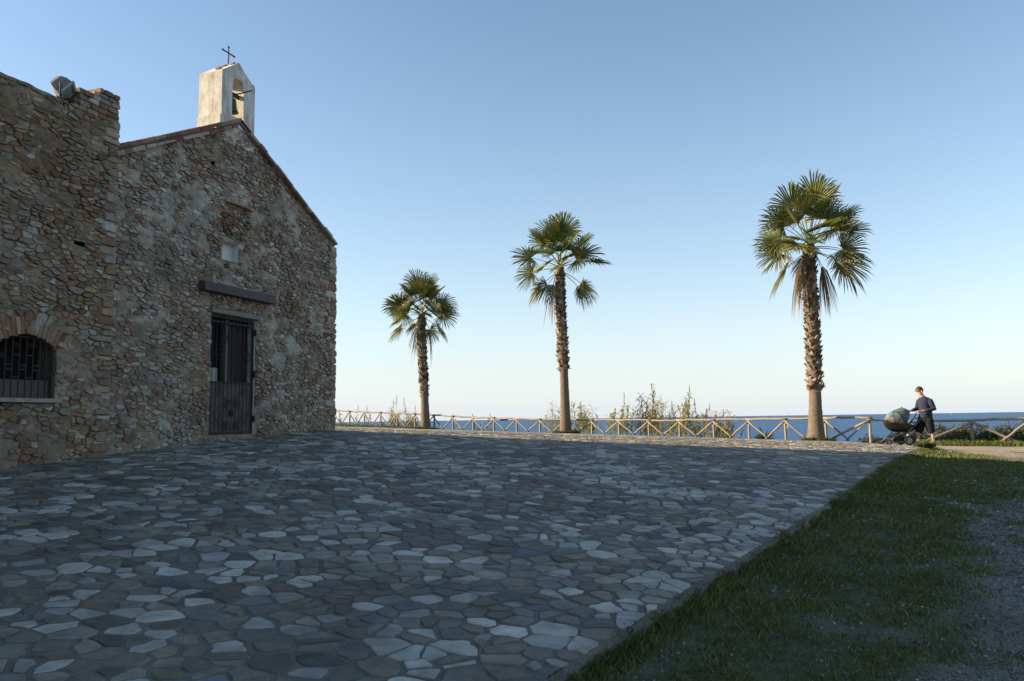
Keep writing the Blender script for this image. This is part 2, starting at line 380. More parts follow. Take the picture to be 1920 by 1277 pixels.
def clip_poly(P, nx, ny, c):
    out = []; n = len(P)
    for i in range(n):
        a = P[i]; b2 = P[(i + 1) % n]; da = nx * a[0] + ny * a[1] - c; db = nx * b2[0] + ny * b2[1] - c
        if da <= 0: out.append(a)
        if (da < 0 < db) or (db < 0 < da):
            t = da / (da - db); out.append((a[0] + t * (b2[0] - a[0]), a[1] + t * (b2[1] - a[1])))
    return out
def voronoi(pts, joint, rmax):
    """list of cells (shrunk by its joint) for scattered points"""
    g = {}; cs = rmax
    for i, p in enumerate(pts): g.setdefault((int(p[0] // cs), int(p[1] // cs)), []).append(i)
    out = []
    for i, p in enumerate(pts):
        cxi, cyi = int(p[0] // cs), int(p[1] // cs); nb = []
        for a in (-1, 0, 1):
            for b2 in (-1, 0, 1):
                for j in g.get((cxi + a, cyi + b2), ()):
                    if j != i:
                        dx = pts[j][0] - p[0]; dy = pts[j][1] - p[1]; nb.append((dx * dx + dy * dy, dx, dy))
        nb.sort(); q = rmax * .5
        P = [(p[0] - q, p[1] - q), (p[0] + q, p[1] - q), (p[0] + q, p[1] + q), (p[0] - q, p[1] + q)]
        jt = joint[i] if hasattr(joint, '__len__') else joint
        for d2, dx, dy in nb[:22]:
            d = math.sqrt(d2)
            if d * .5 > max(math.hypot(v[0] - p[0], v[1] - p[1]) for v in P): break
            ux, uy = dx / d, dy / d
            P = clip_poly(P, ux, uy, ux * p[0] + uy * p[1] + d * .5 - jt * .5)
            if len(P) < 3: break
        out.append(P)
    return out
def scatter(n_try, box, rfun, ok, seed):
    """dart throwing with a varying radius"""
    r_ = random.Random(seed); pts = []; g = {}; cs = .6
    for _ in range(n_try):
        x = r_.uniform(box[0], box[1]); y = r_.uniform(box[2], box[3])
        if not ok(x, y): continue
        rr = rfun(x, y, r_); a, b2 = int(x // cs), int(y // cs); good = True
        for i in (-1, 0, 1):
            for j in (-1, 0, 1):
                for q in g.get((a + i, b2 + j), ()):
                    m_ = (rr + q[2]) * .5
                    if (q[0] - x) ** 2 + (q[1] - y) ** 2 < m_ * m_: good = False; break
                if not good: break
            if not good: break
        if good: pts.append((x, y, rr)); g.setdefault((a, b2), []).append((x, y, rr))
    return pts
def area(P): return .5 * abs(sum(P[i][0] * P[(i + 1) % len(P)][1] - P[(i + 1) % len(P)][0] * P[i][1] for i in range(len(P))))
def cent(P): return (sum(p[0] for p in P) / len(P), sum(p[1] for p in P) / len(P))
def chamfer(P, k, r_):
    out = []; n = len(P)
    for i in range(n):
        a, b2, c = P[i - 1], P[i], P[(i + 1) % n]
        k1 = k * r_.uniform(.5, 1.3)
        for q in (a, c):
            out.append((b2[0] + (q[0] - b2[0]) * k1, b2[1] + (q[1] - b2[1]) * k1))
    return out
def stone_geo(P, mapf, base, mid, top, inset, r_, rough):
    """three rings and a cap; mapf(a, b, o) -> 3-D"""
    c = cent(P); n = len(P); V = []
    tx, ty = r_.uniform(-1, 1) * rough, r_.uniform(-1, 1) * rough
    sz = math.sqrt(area(P)) + 1e-6
    for k, (sc, oo) in enumerate(((1.0, base), (1.0, mid), (inset, top))):
        for p in P:
            q = (c[0] + (p[0] - c[0]) * sc, c[1] + (p[1] - c[1]) * sc)
            ex = 0
            if k: ex = ((q[0] - c[0]) * tx + (q[1] - c[1]) * ty) / sz + r_.uniform(-1, 1) * rough * .25
            V.append(mapf(q[0], q[1], oo + ex))
    F = []
    for k in (0, 1):
        for i in range(n):
            j = (i + 1) % n; F.append((k * n + i, k * n + j, (k + 1) * n + j, (k + 1) * n + i))
    F.append(tuple(2 * n + i for i in range(n)))
    return V, F

def split_cells(items, jfun, pfun, r_, amin):
    """break some cells along a line, so that no two stones share one habit"""
    out = []
    for it, P in items:
        if len(P) >= 3 and area(P) > amin and r_.random() < pfun(P):
            c = cent(P); xs = [q[0] for q in P]; ys = [q[1] for q in P]
            a = r_.uniform(0, math.pi); cxx = c[0] + (r_.random() - .5) * .25 * (max(xs) - min(xs)); cyy = c[1] + (r_.random() - .5) * .25 * (max(ys) - min(ys))
            nx_, ny_ = math.cos(a), math.sin(a); j = jfun() * .5; k = nx_ * cxx + ny_ * cyy
            for Q in (clip_poly(P, nx_, ny_, k - j), clip_poly(P, -nx_, -ny_, -k - j)):
                if len(Q) >= 3: out.append((it, Q))
        else: out.append((it, P))
    return out
def rough_edge(P, amp, r_):
    out = []; n = len(P)
    for i in range(n):
        a, b2 = P[i], P[(i + 1) % n]; L = math.hypot(b2[0] - a[0], b2[1] - a[1])
        out.append((a[0] + r_.uniform(-1, 1) * amp * .6, a[1] + r_.uniform(-1, 1) * amp * .6))
        if L > amp * 7:
            t = r_.uniform(.35, .65); out.append((a[0] + (b2[0] - a[0]) * t + r_.uniform(-1, 1) * amp, a[1] + (b2[1] - a[1]) * t + r_.uniform(-1, 1) * amp))
    return out
# plaza sheet of mortar
px = np.arange(-30, 13.6, .4); py = np.arange(-20, 58, .4)
Vp = []; Fp = []; Tp = []; vid = {}
def pv(x, y):
    k = (round(x, 4), round(y, 4))
    if k not in vid:
        vid[k] = len(Vp); Vp.append((x, y)); 
    return vid[k]
for xi in range(len(px) - 1):
    for yi in range(len(py) - 1):
        x0, x1, y0, y1 = px[xi], px[xi + 1], py[yi], py[yi + 1]
        if x0 > 13.3: continue
        P = [(x0, y0), (x1, y0), (x1, y1), (x0, y1)]
        if max(seaward(x0, y0), seaward(x1, y1), seaward(x1, y0), seaward(x0, y1)) > -.9:
            if x1 < FR[0]:
                P = clip_poly(P, fnv[0], fnv[1], fnv[0] * FL[0] + fnv[1] * FL[1] - .9)
        if len(P) < 3: continue
        if y0 < 24.6 and x1 > float(edge_x(y0)) - .6:
            for (a, b2) in zip(EDGE[:-1], EDGE[1:]):
                if y1 >= a[1] - .6 and y0 <= b2[1] + .6:
                    ex, ey = b2[0] - a[0], b2[1] - a[1]; nx_, ny_ = ey, -ex
                    if not (a[1] <= (y0 + y1) / 2 < b2[1]): continue
                    P = clip_poly(P, nx_, ny_, nx_ * a[0] + ny_ * a[1])
                    if len(P) < 3: break
        if len(P) < 3: continue
        ids = []
        for p in P:
            k = pv(*p)
            if not ids or ids[-1] != k: ids.append(k)
        if ids[0] == ids[-1]: ids.pop()
        if len(set(ids)) >= 3 and len(set(ids)) == len(ids): Fp.append(tuple(ids))
Vp = np.array(Vp); Zp = H(Vp[:, 0], Vp[:, 1])
far = np.clip((Vp[:, 1] - 25.0) / 1.0, 0, 1)
wide = np.clip((np.abs(Vp[:, 0]) - (.80 * Vp[:, 1] + 2.6)) * 2, 0, 1)
far = np.maximum(far, wide)
# a skirt so that the sheet is a slab
plaza = mk('plaza', np.c_[Vp, Zp], Fp, M['plaza'], None, True, tint=np.c_[far, far, far], centre=False)
plaza['kind'] = 'structure'
g = Geo()
ed = [(p[0], p[1]) for p in EDGE] + [(13.1, 26.0), (13.1, 32.2)]
pts = []
for a, b2 in zip(ed[:-1], ed[1:]):
    nseg = max(1, int(math.hypot(b2[0] - a[0], b2[1] - a[1]) / .25))
    for i in range(nseg): t = i / nseg; pts.append((a[0] + (b2[0] - a[0]) * t, a[1] + (b2[1] - a[1]) * t))
for i in range(len(pts) - 1):
    (xa, ya), (xb, yb) = pts[i], pts[i + 1]
    if ya < 1 : continue
    za, zb = h1(xa, ya), h1(xb, yb); j = [rnd.uniform(-.05, .07) for _ in range(2)]
    if i == 0 or not g.V: jl = j[0]
    g.add([(xa, ya, za + .001), (xb, yb, zb + .001), (xb + .05 + j[1], yb - .03, zb - .02), (xa + .05 + jl, ya - .03, za - .02), (xb + .08 + j[1], yb - .04, zb - .25), (xa + .08 + jl, ya - .04, za - .25)],
          [(0, 3, 2, 1), (3, 5, 4, 2)], (0, 0, 0)); jl = j[1]
g.build('plaza_edge', M['plaza'], plaza)

# flagstones
WHITE = [(1.6, 8.32, .7), (-2.78, 6.59, .5), (-1.71, 8.27, .55), (-.73, 10.33, .5), (.47, 8.29, .35), (2.75, 8.8, .6), (.11, 5.2, .55), (-5.0, 8.85, .6),
         (-.58, 5.88, .35), (-3.69, 12.2, 1.1), (-2.0, 8.09, .5), (-2.82, 5.49, .4), (3.6, 9.9, .5), (.9, 5.9, .35), (1.9, 7.5, .4), (2.3, 8.2, .5), (3.1, 9.3, .5), (1.3, 6.8, .4), (3.9, 10.6, .5), (5.2, 12.5, .6), (-1.0, 13.0, 1.0), (1.6, 13.5, .9), (-3, 15.5, 1.2), (-4.2, 4.2, .4), (2.2, 11.2, .5)]
DARK = [(-.8, 8.09, .4), (-1.4, 10.2, .35), (-1.35, 6.16, .35), (.4, 11.8, .5)]
def ok_flag(x, y):
    if y < 1.5 or y > 25.6: return False
    if abs(x) > .80 * y + 2.9: return False
    if x > float(edge_x(y)) - .02: return False
    s_, o_ = facade_s_o(x, y)
    if o_ < (.12 if s_ > -.1 else -99): return False
    if s_ < -.1 and o_ < -1.5 and x < -9: return False
    return True
def rf(x, y, r_): return r_.choice((.11, .135, .17, .21, .25, .30, .36)) * (.86 if y < 10 else 1.0)
fp = scatter(130000, (-14, 12.9, 1.5, 25.6), rf, ok_flag, 5)
jts = [rnd.choice((.018, .024, .03, .042, .065)) for _ in fp]
cells = voronoi([(p[0], p[1]) for p in fp], jts, 1.3)
def flag_map(a, b2, o_): return (a, b2, o_)
PALE = [(.40, .38, .325), (.35, .335, .295), (.37, .345, .29), (.31, .30, .27), (.28, .27, .24)]
GREY = [(.175, .16, .127), (.155, .145, .12), (.20, .18, .14), (.135, .127, .108), (.175, .152, .112), (.225, .207, .168), (.155, .135, .102), (.12, .113, .096), (.20, .187, .15)]
stones = []
for p, P in split_cells(list(zip(fp, cells)), lambda: rnd.choice((.015, .025, .04)), lambda P: .42 if area(P) > .07 else .15, rnd, .03):
    if len(P) < 3 or area(P) < .006: continue
    # keep inside the kerb
    x, y = cent(P)
    for (a, b2) in zip(EDGE[:-1], EDGE[1:]):
        if a[1] <= y < b2[1]:
            ex, ey = b2[0] - a[0], b2[1] - a[1]; L = math.hypot(ex, ey); P = clip_poly(P, ey / L, -ex / L, (ey * a[0] - ex * a[1]) / L - .01)
            if len(P) < 3: break
    if len(P) < 3 or area(P) < .006: continue
    nz = float(fbm(x * .55, y * .55, 40)) - .5
    w_ = .13 + max(0, nz) * .9
    for (a, b2, r_) in WHITE:
        w_ += .48 * math.exp(-((x - a) ** 2 + (y - b2) ** 2) / (r_ * r_))
    d_ = sum(math.exp(-((x - a) ** 2 + (y - b2) ** 2) / (r_ * r_)) for a, b2, r_ in DARK)
    q = rnd.random()
    if q < w_ * (1 - d_): c = rnd.choice(PALE); v_ = rnd.uniform(.8, 1.12)
    else:
        c = rnd.choice(GREY); v_ = rnd.uniform(.72, 1.2)
        q2 = rnd.random()
        if q2 < .02: c = (.14, .10, .085)
        elif q2 < .04: c = (.12, .13, .145)
        elif q2 < .10: c = (.22, .19, .135)
        if d_ > .4: c = (.14, .105, .09); v_ = 1
    c = tuple(k * v_ for k in c)
    P = rough_edge(chamfer(P, .08 + rnd.random() * .10, rnd), .014, rnd)
    V, F = stone_geo(P, flag_map, -.02, .003, .006 + rnd.random() * .007, .95, rnd, .004)
    V = np.array(V); V[:, 2] += H(V[:, 0], V[:, 1])
    # apparent size in the picture
    app = area(P) * EYE / max(y, 3) ** 3 if abs(x) < .70 * y else 0
    stones.append((app, V, F, c))
stones.sort(key=lambda t: -t[0])
for a, V, F, c in stones[:300]: mk('flagstone', V, F, M['flag'], plaza, tint=[c])
g = Geo()
for a, V, F, c in stones[300:]: g.add(V, F, c)
o = g.build('flagstones', M['flag'], plaza, kind='stuff')
print('flagstones', len(stones))

# ------------------------------------------------------------------ chapel
RD = Vector((-.993, -.118, 0)).normalized()       # unseen right side slants with the sun, shaped to limit the chapel's shadow
APX, APZ, EAV, LEFT = 3.67, 6.45, 4.53, 7.34
def gable_top(s): return APZ - abs(s - APX) * (APZ - EAV) / APX
chapel = thing('chapel', W(APX, -.9, -2), 'small rubble stone chapel with gabled front, iron door gate and white bellcote', 'chapel')
HOLE = (4.38, 4.50, 5.24, 5.34); BHOLE = (7.42, 7.62, 2.93, 3.0)
DOOR = (3.02, 4.38, -.22, 2.22); NICHE = (3.63, 4.13, 3.37, 3.76)
def sunk(s, z): return ((np.asarray(s) > 3.28) & (np.asarray(s) < 4.16) & (np.asarray(z) > 3.84) & (np.asarray(z) < 4.57)) * 1.0
def plaster_w(s, z):
    p = fbm(s * 1.1 + 11, z * 1.1 + 3, 51, 4); q = fbm(s * 4.3, z * 5.5, 71, 4)
    return np.clip((p * .5 + q * .5 - .54 + np.clip((np.asarray(z) - 2.5) * .018, -.03, .06)) * 9, 0, 1)
def wall_disp(s, z, sd):
    return (fbm(s * 2.3, z * 3.1, sd, 4) - .5) * .075 + (fbm(s * 9, z * 15, sd + 5, 4) - .5) * .05
def lines(a, b2, st, extra):
    v = [x for x in np.arange(a, b2 + st * .5, st) if all(abs(x - e) > st * .4 for e in extra)] + [e for e in extra if a <= e <= b2]
    v = sorted(v); v[0] = a
    if abs(v[-1] - b2) > 1e-6: v.append(b2)
    return np.array(v)
def mortar_grid(name, ss, zz, topf, zflat, keep, mapf, dispf, colf, parent, mat):
    SS, ZZ = np.meshgrid(ss, zz)
    T = topf(SS)
    zt = zz[-1]
    Z2 = np.where(ZZ <= zflat, ZZ, zflat + (ZZ - zflat) / (zt - zflat) * (T - zflat))
    Dp = dispf(SS, Z2)
    ny, nx = SS.shape; id_ = np.arange(nx * ny).reshape(ny, nx)
    C_ = colf(SS, Z2).reshape(-1, 3)
    base = np.array([tuple(W(0, 0, 0))]); u = np.array(U2); n_ = np.array(N3)
    V = mapf(SS, Z2, Dp)
    cs = (SS[:-1, :-1] + SS[1:, 1:]) / 2; cz = (Z2[:-1, :-1] + Z2[1:, 1:]) / 2
    kp = keep(cs, cz)
    F = np.stack([id_[:-1, :-1], id_[1:, :-1], id_[1:, 1:], id_[:-1, 1:]], -1)[kp]
    return mk_fast(name, V.reshape(-1, 3), F, mat, parent, tint=C_, smooth=True)
def Wn(S_, Z_, O_, off=0.0):
    b_ = np.array(C0); u = np.array(U2); n_ = np.array(N3)
    return b_ + S_[..., None] * u + (O_ + off)[..., None] * n_ + np.stack([S_ * 0, S_ * 0, Z_ + EYE], -1)
MORT = np.array([.31, .26, .198]); PLAS = np.array([.44, .40, .33]); RUST = np.array([.30, .185, .115])
def chapel_col(s, z):
    p = plaster_w(s, z)[..., None]; q = np.clip((fbm(s * 1.7 + 5, z * 1.7, 91, 3) - .5) * 6, 0, 1)[..., None] * .6
    b_ = MORT * (1 - q) + RUST * q
    v = (.7 + .6 * fbm(s * 5, z * 7, 33, 3))[..., None]
    return (b_ * (1 - p) + PLAS * p) * v
def in_rect(s, z, r_): return (s > r_[0]) & (s < r_[1]) & (z > r_[2]) & (z < r_[3])
wall = mortar_grid('front_wall', lines(0, LEFT, .045, [DOOR[0], DOOR[1], NICHE[0], NICHE[1]]), lines(-1.2, 6.45, .045, [DOOR[2], DOOR[3], NICHE[2], NICHE[3], 4.4]),
    lambda s: gable_top(s) - .04, 4.4, lambda s, z: ~(in_rect(s, z, DOOR) | in_rect(s, z, NICHE) | in_rect(s, z, HOLE)),
    lambda a, b2, c: Wn(a, b2, c), lambda s, z: wall_disp(s, z, 61) + plaster_w(s, z) * .018 - .015 - sunk(s, z) * .06, chapel_col, chapel, M['mortar'])
wall_chapel = wall
def clip_rects(P, rects):
    c = cent(P)
    for r_ in rects:
        if max(p[0] for p in P) <= r_[0] or min(p[0] for p in P) >= r_[1] or max(p[1] for p in P) <= r_[2] or min(p[1] for p in P) >= r_[3]: continue
        opt = [(r_[0] - c[0], (1, 0, r_[0])), (c[0] - r_[1], (-1, 0, -r_[1])), (r_[2] - c[1], (0, 1, r_[2])), (c[1] - r_[3], (0, -1, -r_[3]))]
        opt.sort(key=lambda t: -t[0])
        if opt[0][0] <= 0: return []
        P = clip_poly(P, *opt[0][1])
        if len(P) < 3: return []
    return P
ASP = .45
STC = [(.40, .325, .235), (.35, .30, .24), (.46, .39, .29), (.29, .235, .175), (.41, .29, .18), (.34, .315, .28), (.50, .46, .39), (.24, .195, .15), (.31, .225, .15)]
BRC = [(.36, .19, .115), (.31, .16, .105), (.40, .245, .155), (.26, .14, .095)]
PAL = [(.56, .53, .47), (.52, .49, .43), (.60, .56, .49)]
def rubble(boxes, rfun, outline, rects, colf, prot, seed, n_try, off, okf=lambda s, z: True, flat=lambda s, z: 1.0):
    s0, s1, z0, z1 = boxes; r_ = random.Random(seed)
    sp = scatter(n_try, (s0 * ASP, s1 * ASP, z0, z1), lambda x, y, q: rfun(x / ASP, y, q), lambda x, y: okf(x / ASP, y), seed)
    ce = voronoi([(p[0], p[1]) for p in sp], [r_.choice((.008, .012, .018, .028)) for _ in sp], .62)
    out = []
    ce = split_cells(list(zip(sp, ce)), lambda: r_.choice((.006, .01, .016)), lambda P: .55 if area(P) > .008 else .25, r_, .003)
    for p, P in ce:
        if len(P) < 3: continue
        P = [(q[0] / ASP, q[1]) for q in P]
        for h_ in outline:
            P = clip_poly(P, *h_)
            if len(P) < 3: break
        if len(P) < 3: continue
        P = clip_rects(P, rects)
        if len(P) < 3 or area(P) < .0022: continue
        c = cent(P); P = rough_edge(chamfer(P, .09 + r_.random() * .09, r_), .006, r_)
        pr = prot(c[0], c[1], r_)
        V, F = stone_geo(P, lambda a, b2, o_: tuple(W(a, b2, o_ + off)), -.07, pr * .75 - .002, pr, .94, r_, .012)
        out.append((area(P), V, F, colf(c[0], c[1], r_)))
    out.sort(key=lambda t: -t[0])
    return out
def hp(a, b2):   # half plane: keep what lies below the line a->b (a left of b in s)
    nx_, ny_ = -(b2[1] - a[1]), b2[0] - a[0]; L = math.hypot(nx_, ny_)
    return (nx_ / L, ny_ / L, (nx_ * a[0] + ny_ * a[1]) / L)
def chapel_stone_col(s, z, r_):
    p = float(plaster_w(np.array(s), np.array(z))); k = r_.random()
    brick = .09
    if 3.25 < s < 4.3 and 3.85 < z < 4.55: brick = .75
    if 4.4 < s < 4.75 and -.2 < z < 2.3: brick = .45
    if s < .5 and 2.0 < z < 3.6: brick = .45
    if k < brick: c = r_.choice(BRC)
    elif k < brick + .13 + .22 * p: c = r_.choice(PAL)
    else: c = r_.choice(STC)
    v = r_.uniform(.68, 1.2); loc = chapel_col(np.array([s]), np.array([z]))[0]; k = r_.uniform(.1, .6)
    return tuple(x * v * (1 - k) + y_ * k for x, y_ in zip(c, loc))
def chapel_prot(s, z, r_):
    p = float(plaster_w(np.array(s), np.array(z)))
    if sunk(s, z): return r_.uniform(-.07, -.035)
    if s < .35: return r_.uniform(.015, .05)
    return r_.uniform(-.006, .030) - p * .012
st = rubble((0, LEFT, -1.0, 6.5), lambda s, z, q: q.choice((.045, .05, .06, .075, .095, .15)) * (.8 if 3.2 < s < 4.3 and 3.85 < z < 4.6 else 1) * (1.25 if s < .45 else 1), [(-1, 0, .03), (1, 0, LEFT), hp((0, EAV - .06), (APX, APZ - .06)), hp((APX, APZ - .06), (LEFT, EAV - .06))],
            [(DOOR[0] - .01, DOOR[1] + .01, DOOR[2] - .06, DOOR[3] + .12), (NICHE[0] - .01, NICHE[1] + .01, NICHE[2] - .01, NICHE[3] + .01), HOLE], chapel_stone_col, chapel_prot, 21, 75000, 0.0,
            okf=lambda s, z: z < gable_top(min(max(s, 0), LEFT)))
for a, V, F, c in st[:300]: mk('stone', V, F, M['wall_stone'], chapel, tint=[c])
g = Geo()
for a, V, F, c in st[300:]: g.add(V, F, c)
g.build('rubble_stones', M['wall_stone'], chapel, kind='stuff')
print('chapel stones', len(st))
# side and rear walls (out of sight of the photograph)
L_ = 4.5
def rdir(s): # the right wall runs back at a slant, the left one squarely
    t = min(max(s / APX, 0), 1); return (RD * (1 - t) * 4.0 + (-N3) * 4.5 * t) - Vector((0, 0, 1.15))
def back(s, z, o=0): return W(s, z, o) + rdir(s)
g = Geo()
ci = -.04
V = [W(.02, -1.2, ci), W(.02, EAV - .08, ci), back(.02, -1.2), back(.02, EAV - .08), W(LEFT, -1.2, ci), W(LEFT, EAV - .08, ci), back(LEFT, -1.2), back(LEFT, EAV - .08), back(APX, APZ - .08)]
g.add(V, [(0, 1, 3, 2), (4, 6, 7, 5), (2, 3, 8, 7, 6)], tuple(MORT))
g.build('side_walls', M['mortar'], chapel)
# corner quoins: blocks that turn the right hand corner
z = -.75; i = 0
while z < EAV - .12:
    h = rnd.uniform(.10, .26); w_ = rnd.uniform(.16, .42); gq = Geo()
    P = chamfer([(0 - rnd.uniform(.01, .06), z), (w_, z), (w_, z + h - .02), (-rnd.uniform(.01, .06), z + h - .02)], .14, rnd)
    V, F = stone_geo(P, lambda a, b2, o_: tuple(W(a, b2, o_)), -.35, .012, rnd.uniform(.03, .06), .86, rnd, .015)
    c = chapel_stone_col(.1, z, rnd); mk('quoin', V, F, M['wall_stone'], chapel, tint=[c]); z += h; i += 1
# niche window, white reveal
def reveal(name, r_, depth, mat, parent, off=0.03, backmat=None, splay=0.0):
    g = Geo(); s0, s1, z0, z1 = r_
    A = [W(s0, z0, off), W(s1, z0, off), W(s1, z1, off), W(s0, z1, off)]
    B = [W(s0 + splay, z0 + splay, -depth), W(s1 - splay, z0 + splay, -depth), W(s1 - splay, z1 - splay, -depth), W(s0 + splay, z1 - splay, -depth)]
    F = [(i, (i + 1) % 4, 4 + (i + 1) % 4, 4 + i) for i in range(4)]
    g.add(A + B, F); ob = g.build(name, mat, parent)
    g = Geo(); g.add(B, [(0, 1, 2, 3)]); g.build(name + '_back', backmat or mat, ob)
    return ob
M['whiteplaster'] = plain('white lime render', (.55, .54, .52), .9, .12, 5, .2, .004, spec=.1)
reveal('window_niche', NICHE, .16, M['whiteplaster'], chapel, .0)
reveal('putlog_hole', HOLE, .28, M['dark'], chapel, -.02)  # lining painted near-black for the shade in the hole
for k in range(6):      # ledge over the bricked up opening
    g = Geo(); g.box(W(3.32 + k * .15, 4.60 + rnd.uniform(-.006, .006), .045), [U2 * .071, N3 * .05, Vector((0, 0, .022))], rnd.choice(BRC)); g.build('ledge_brick', M['brick'], chapel)
# door opening
dr = reveal('door_reveal', DOOR, .34, M['plaster'], chapel, -.01, M['dark'])  # back is a sheet coloured near-black for the unlit inside
g = Geo(); g.box(W(3.70, 2.275, .03), [U2 * .74, N3 * .05, Vector((0, 0, .045))]); g.build('door_lintel', plain('pale lintel stone', (.19, .175, .155), .8, .25, 8, .4, .006), chapel)
# brown steel beam over the door, on two wall brackets
g = Geo(); g.box(W(3.68, 2.715, .085), [U2 * 1.10, N3 * .10, Vector((0, 0, .09))]); beam = g.build('door_beam', M['beam'], chapel)
bv = beam.modifiers.new('bevel', 'BEVEL'); bv.width = .012; bv.segments = 2
# wooden doors inside
gate_o = -.06
g = Geo(); g.box(W(3.38, 1.0, -.24), [U2 * .335, N3 * .02, Vector((0, 0, 1.2))]); dl = g.build('door_leaf', M['redwood'], chapel)
for k in range(4):
    g = Geo(); g.box(W(3.12 + k * .165, 1.0, -.215), [U2 * .075, N3 * .008, Vector((0, 0, 1.18))]); g.build('plank', M['redwood'], dl)
g = Geo(); g.box(W(4.26, 1.0, -.20), [U2 * .04, N3 * .05, Vector((0, 0, 1.2))]); g.build('door_frame', M['cream'], chapel)
g = Geo(); g.box(W(3.745, 1.0, -.20), [U2 * .028, N3 * .05, Vector((0, 0, 1.2))]); g.build('door_frame', M['cream'], chapel)
# the iron gate
g = Geo(); up = Vector((0, 0, 1))
s0, s1, z0, z1 = DOOR[0] + .03, DOOR[1] - .03, DOOR[2] + .01, DOOR[3] - .02
for s_ in (s0, s1): g.box(W(s_, (z0 + z1) / 2, gate_o), [U2 * .022, N3 * .02, up * ((z1 - z0) / 2)])
for z_ in (z0 + .025, .84, z1 - .02, 2.08): g.box(W((s0 + s1) / 2, z_, gate_o), [U2 * ((s1 - s0) / 2 - .0225), N3 * .017, up * .02])
gate = g.build('iron_gate', M['iron'], chapel)
gate['label'] = 'wrought iron gate with scrollwork and sheet lower half'
for k in range(11):
    g = Geo(); sb = s0 + (s1 - s0) * (k + .5) / 11
    g.tube([W(sb, z0 + .03, gate_o + .022), W(sb, z1 - .02, gate_o + .022)], .0095, 6); g.build('bar', M['iron'], gate)
g = Geo(); g.box(W((s0 + s1) / 2, (z0 + .84) / 2, gate_o - .012), [U2 * ((s1 - s0) / 2 - .02), N3 * .004, up * ((.84 - z0) / 2 - .02)]); g.build('sheet', M['panel'], gate)
g = Geo(); g.box(W(4.24, .99, gate_o + .005), [U2 * .10, N3 * .02, up * .135]); g.build('lock_plate', M['steelplate'], gate)
def spiral(cs, cz, r0, turns, a0, sgn, n=26):
    return [W(cs + math.cos(a0 + sgn * turns * 2 * math.pi * t) * r0 * (1 - .82 * t), cz + math.sin(a0 + sgn * turns * 2 * math.pi * t) * r0 * (1 - .82 * t), gate_o + .032) for t in [i / (n - 1) for i in range(n)]]
mid = (s0 + s1) / 2
scr = []
for sg in (-1, 1):
    scr += [spiral(mid + sg * .40, .66, .13, 1.6, R(90), sg), spiral(mid + sg * .14, .42, .13, 1.5, R(90), -sg), spiral(mid + sg * .13, -.02, .10, 1.5, R(270), sg)]
    scr.append([W(mid + sg * (.30 * math.sin(t * math.pi) ** .7 + .02), .50 - .62 * t, gate_o + .036) for t in [i / 18 for i in range(19)]])
    scr.append([W(mid + sg * (.52 - .30 * t * t), .30 - .44 * t, gate_o + .036) for t in [i / 12 for i in range(13)]])
    scr += [spiral(mid + sg * .42, 1.42, .13, 1.4, R(270), sg), spiral(mid + sg * .20, 1.75, .12, 1.4, R(90), sg)]
    scr.append([W(mid + sg * (.02 + .40 * t), 1.95 - .55 * t + .1 * math.sin(t * 6), gate_o + .036) for t in [i / 14 for i in range(15)]])
for P in scr:
    g = Geo(); g.tube(P, .008, 5); g.build('scroll', M['iron'], gate, True)
g = Geo(); g.tube([W(mid, .30, gate_o + .04), W(mid, .25, gate_o + .04), W(mid, .19, gate_o + .04), W(mid, .14, gate_o + .04)], [.01, .05, .045, .008], 8); g.build('rosette', M['iron'], gate)
for z_ in (.1, 1.05, 1.95):
    g = Geo(); g.tube([W(DOOR[0] + .0, z_ - .07, -.01), W(DOOR[0] + .0, z_ + .07, -.01)], .028, 8); g.build('hinge', M['iron'], gate)

# roof: boards, then tiles
sl = (APZ - EAV) / APX; slope = math.atan(sl)
g = Geo()
for sg, se in ((-1, .10), (1, LEFT + .14)):
    ze = gable_top(se)
    a = [W(APX, APZ - .055, .03), W(se, ze - .055, .03), W(se, ze - .055, .03) + rdir(se) * 1.03, W(APX, APZ - .055, .03) + rdir(APX) * 1.03]
    b2 = [p + Vector((0, 0, .05)) for p in a]
    g.add(a + b2, [(0, 1, 2, 3), (7, 6, 5, 4), (0, 4, 5, 1), (1, 5, 6, 2), (2, 6, 7, 3)])
roof = g.build('roof', plain('roof boards', (.13, .10, .08), .9, .2, 6, .3, .01), chapel)
TC = [(.27, .13, .08), (.22, .105, .07), (.30, .17, .105), (.20, .115, .08), (.26, .16, .115), (.17, .11, .085), (.32, .22, .155)]
def tile_geo(c, d, side, nrm, Lt, r1, r2, n=6):
    V = []; F = []
    for (t, rr) in ((0, r1), (1, r2)):
        for shell in (0, 1):
            for k in range(n + 1):
                q = math.pi * k / n; r_ = rr - shell * .016
                V.append(c + d * (Lt * (t - .5)) + side * (math.cos(q) * r_) + nrm * (math.sin(q) * r_ * .8))
    m_ = n + 1
    for k in range(n):
        F += [(k, k + 1, 2 * m_ + k + 1, 2 * m_ + k), (m_ + k + 1, m_ + k, 3 * m_ + k, 3 * m_ + k + 1), (k, m_ + k, m_ + k + 1, k + 1), (2 * m_ + k, 2 * m_ + k + 1, 3 * m_ + k + 1, 3 * m_ + k)]
    return V, F
slen = (APX + .05) / math.cos(slope); nt = 13
allt = Geo(); allsep = []
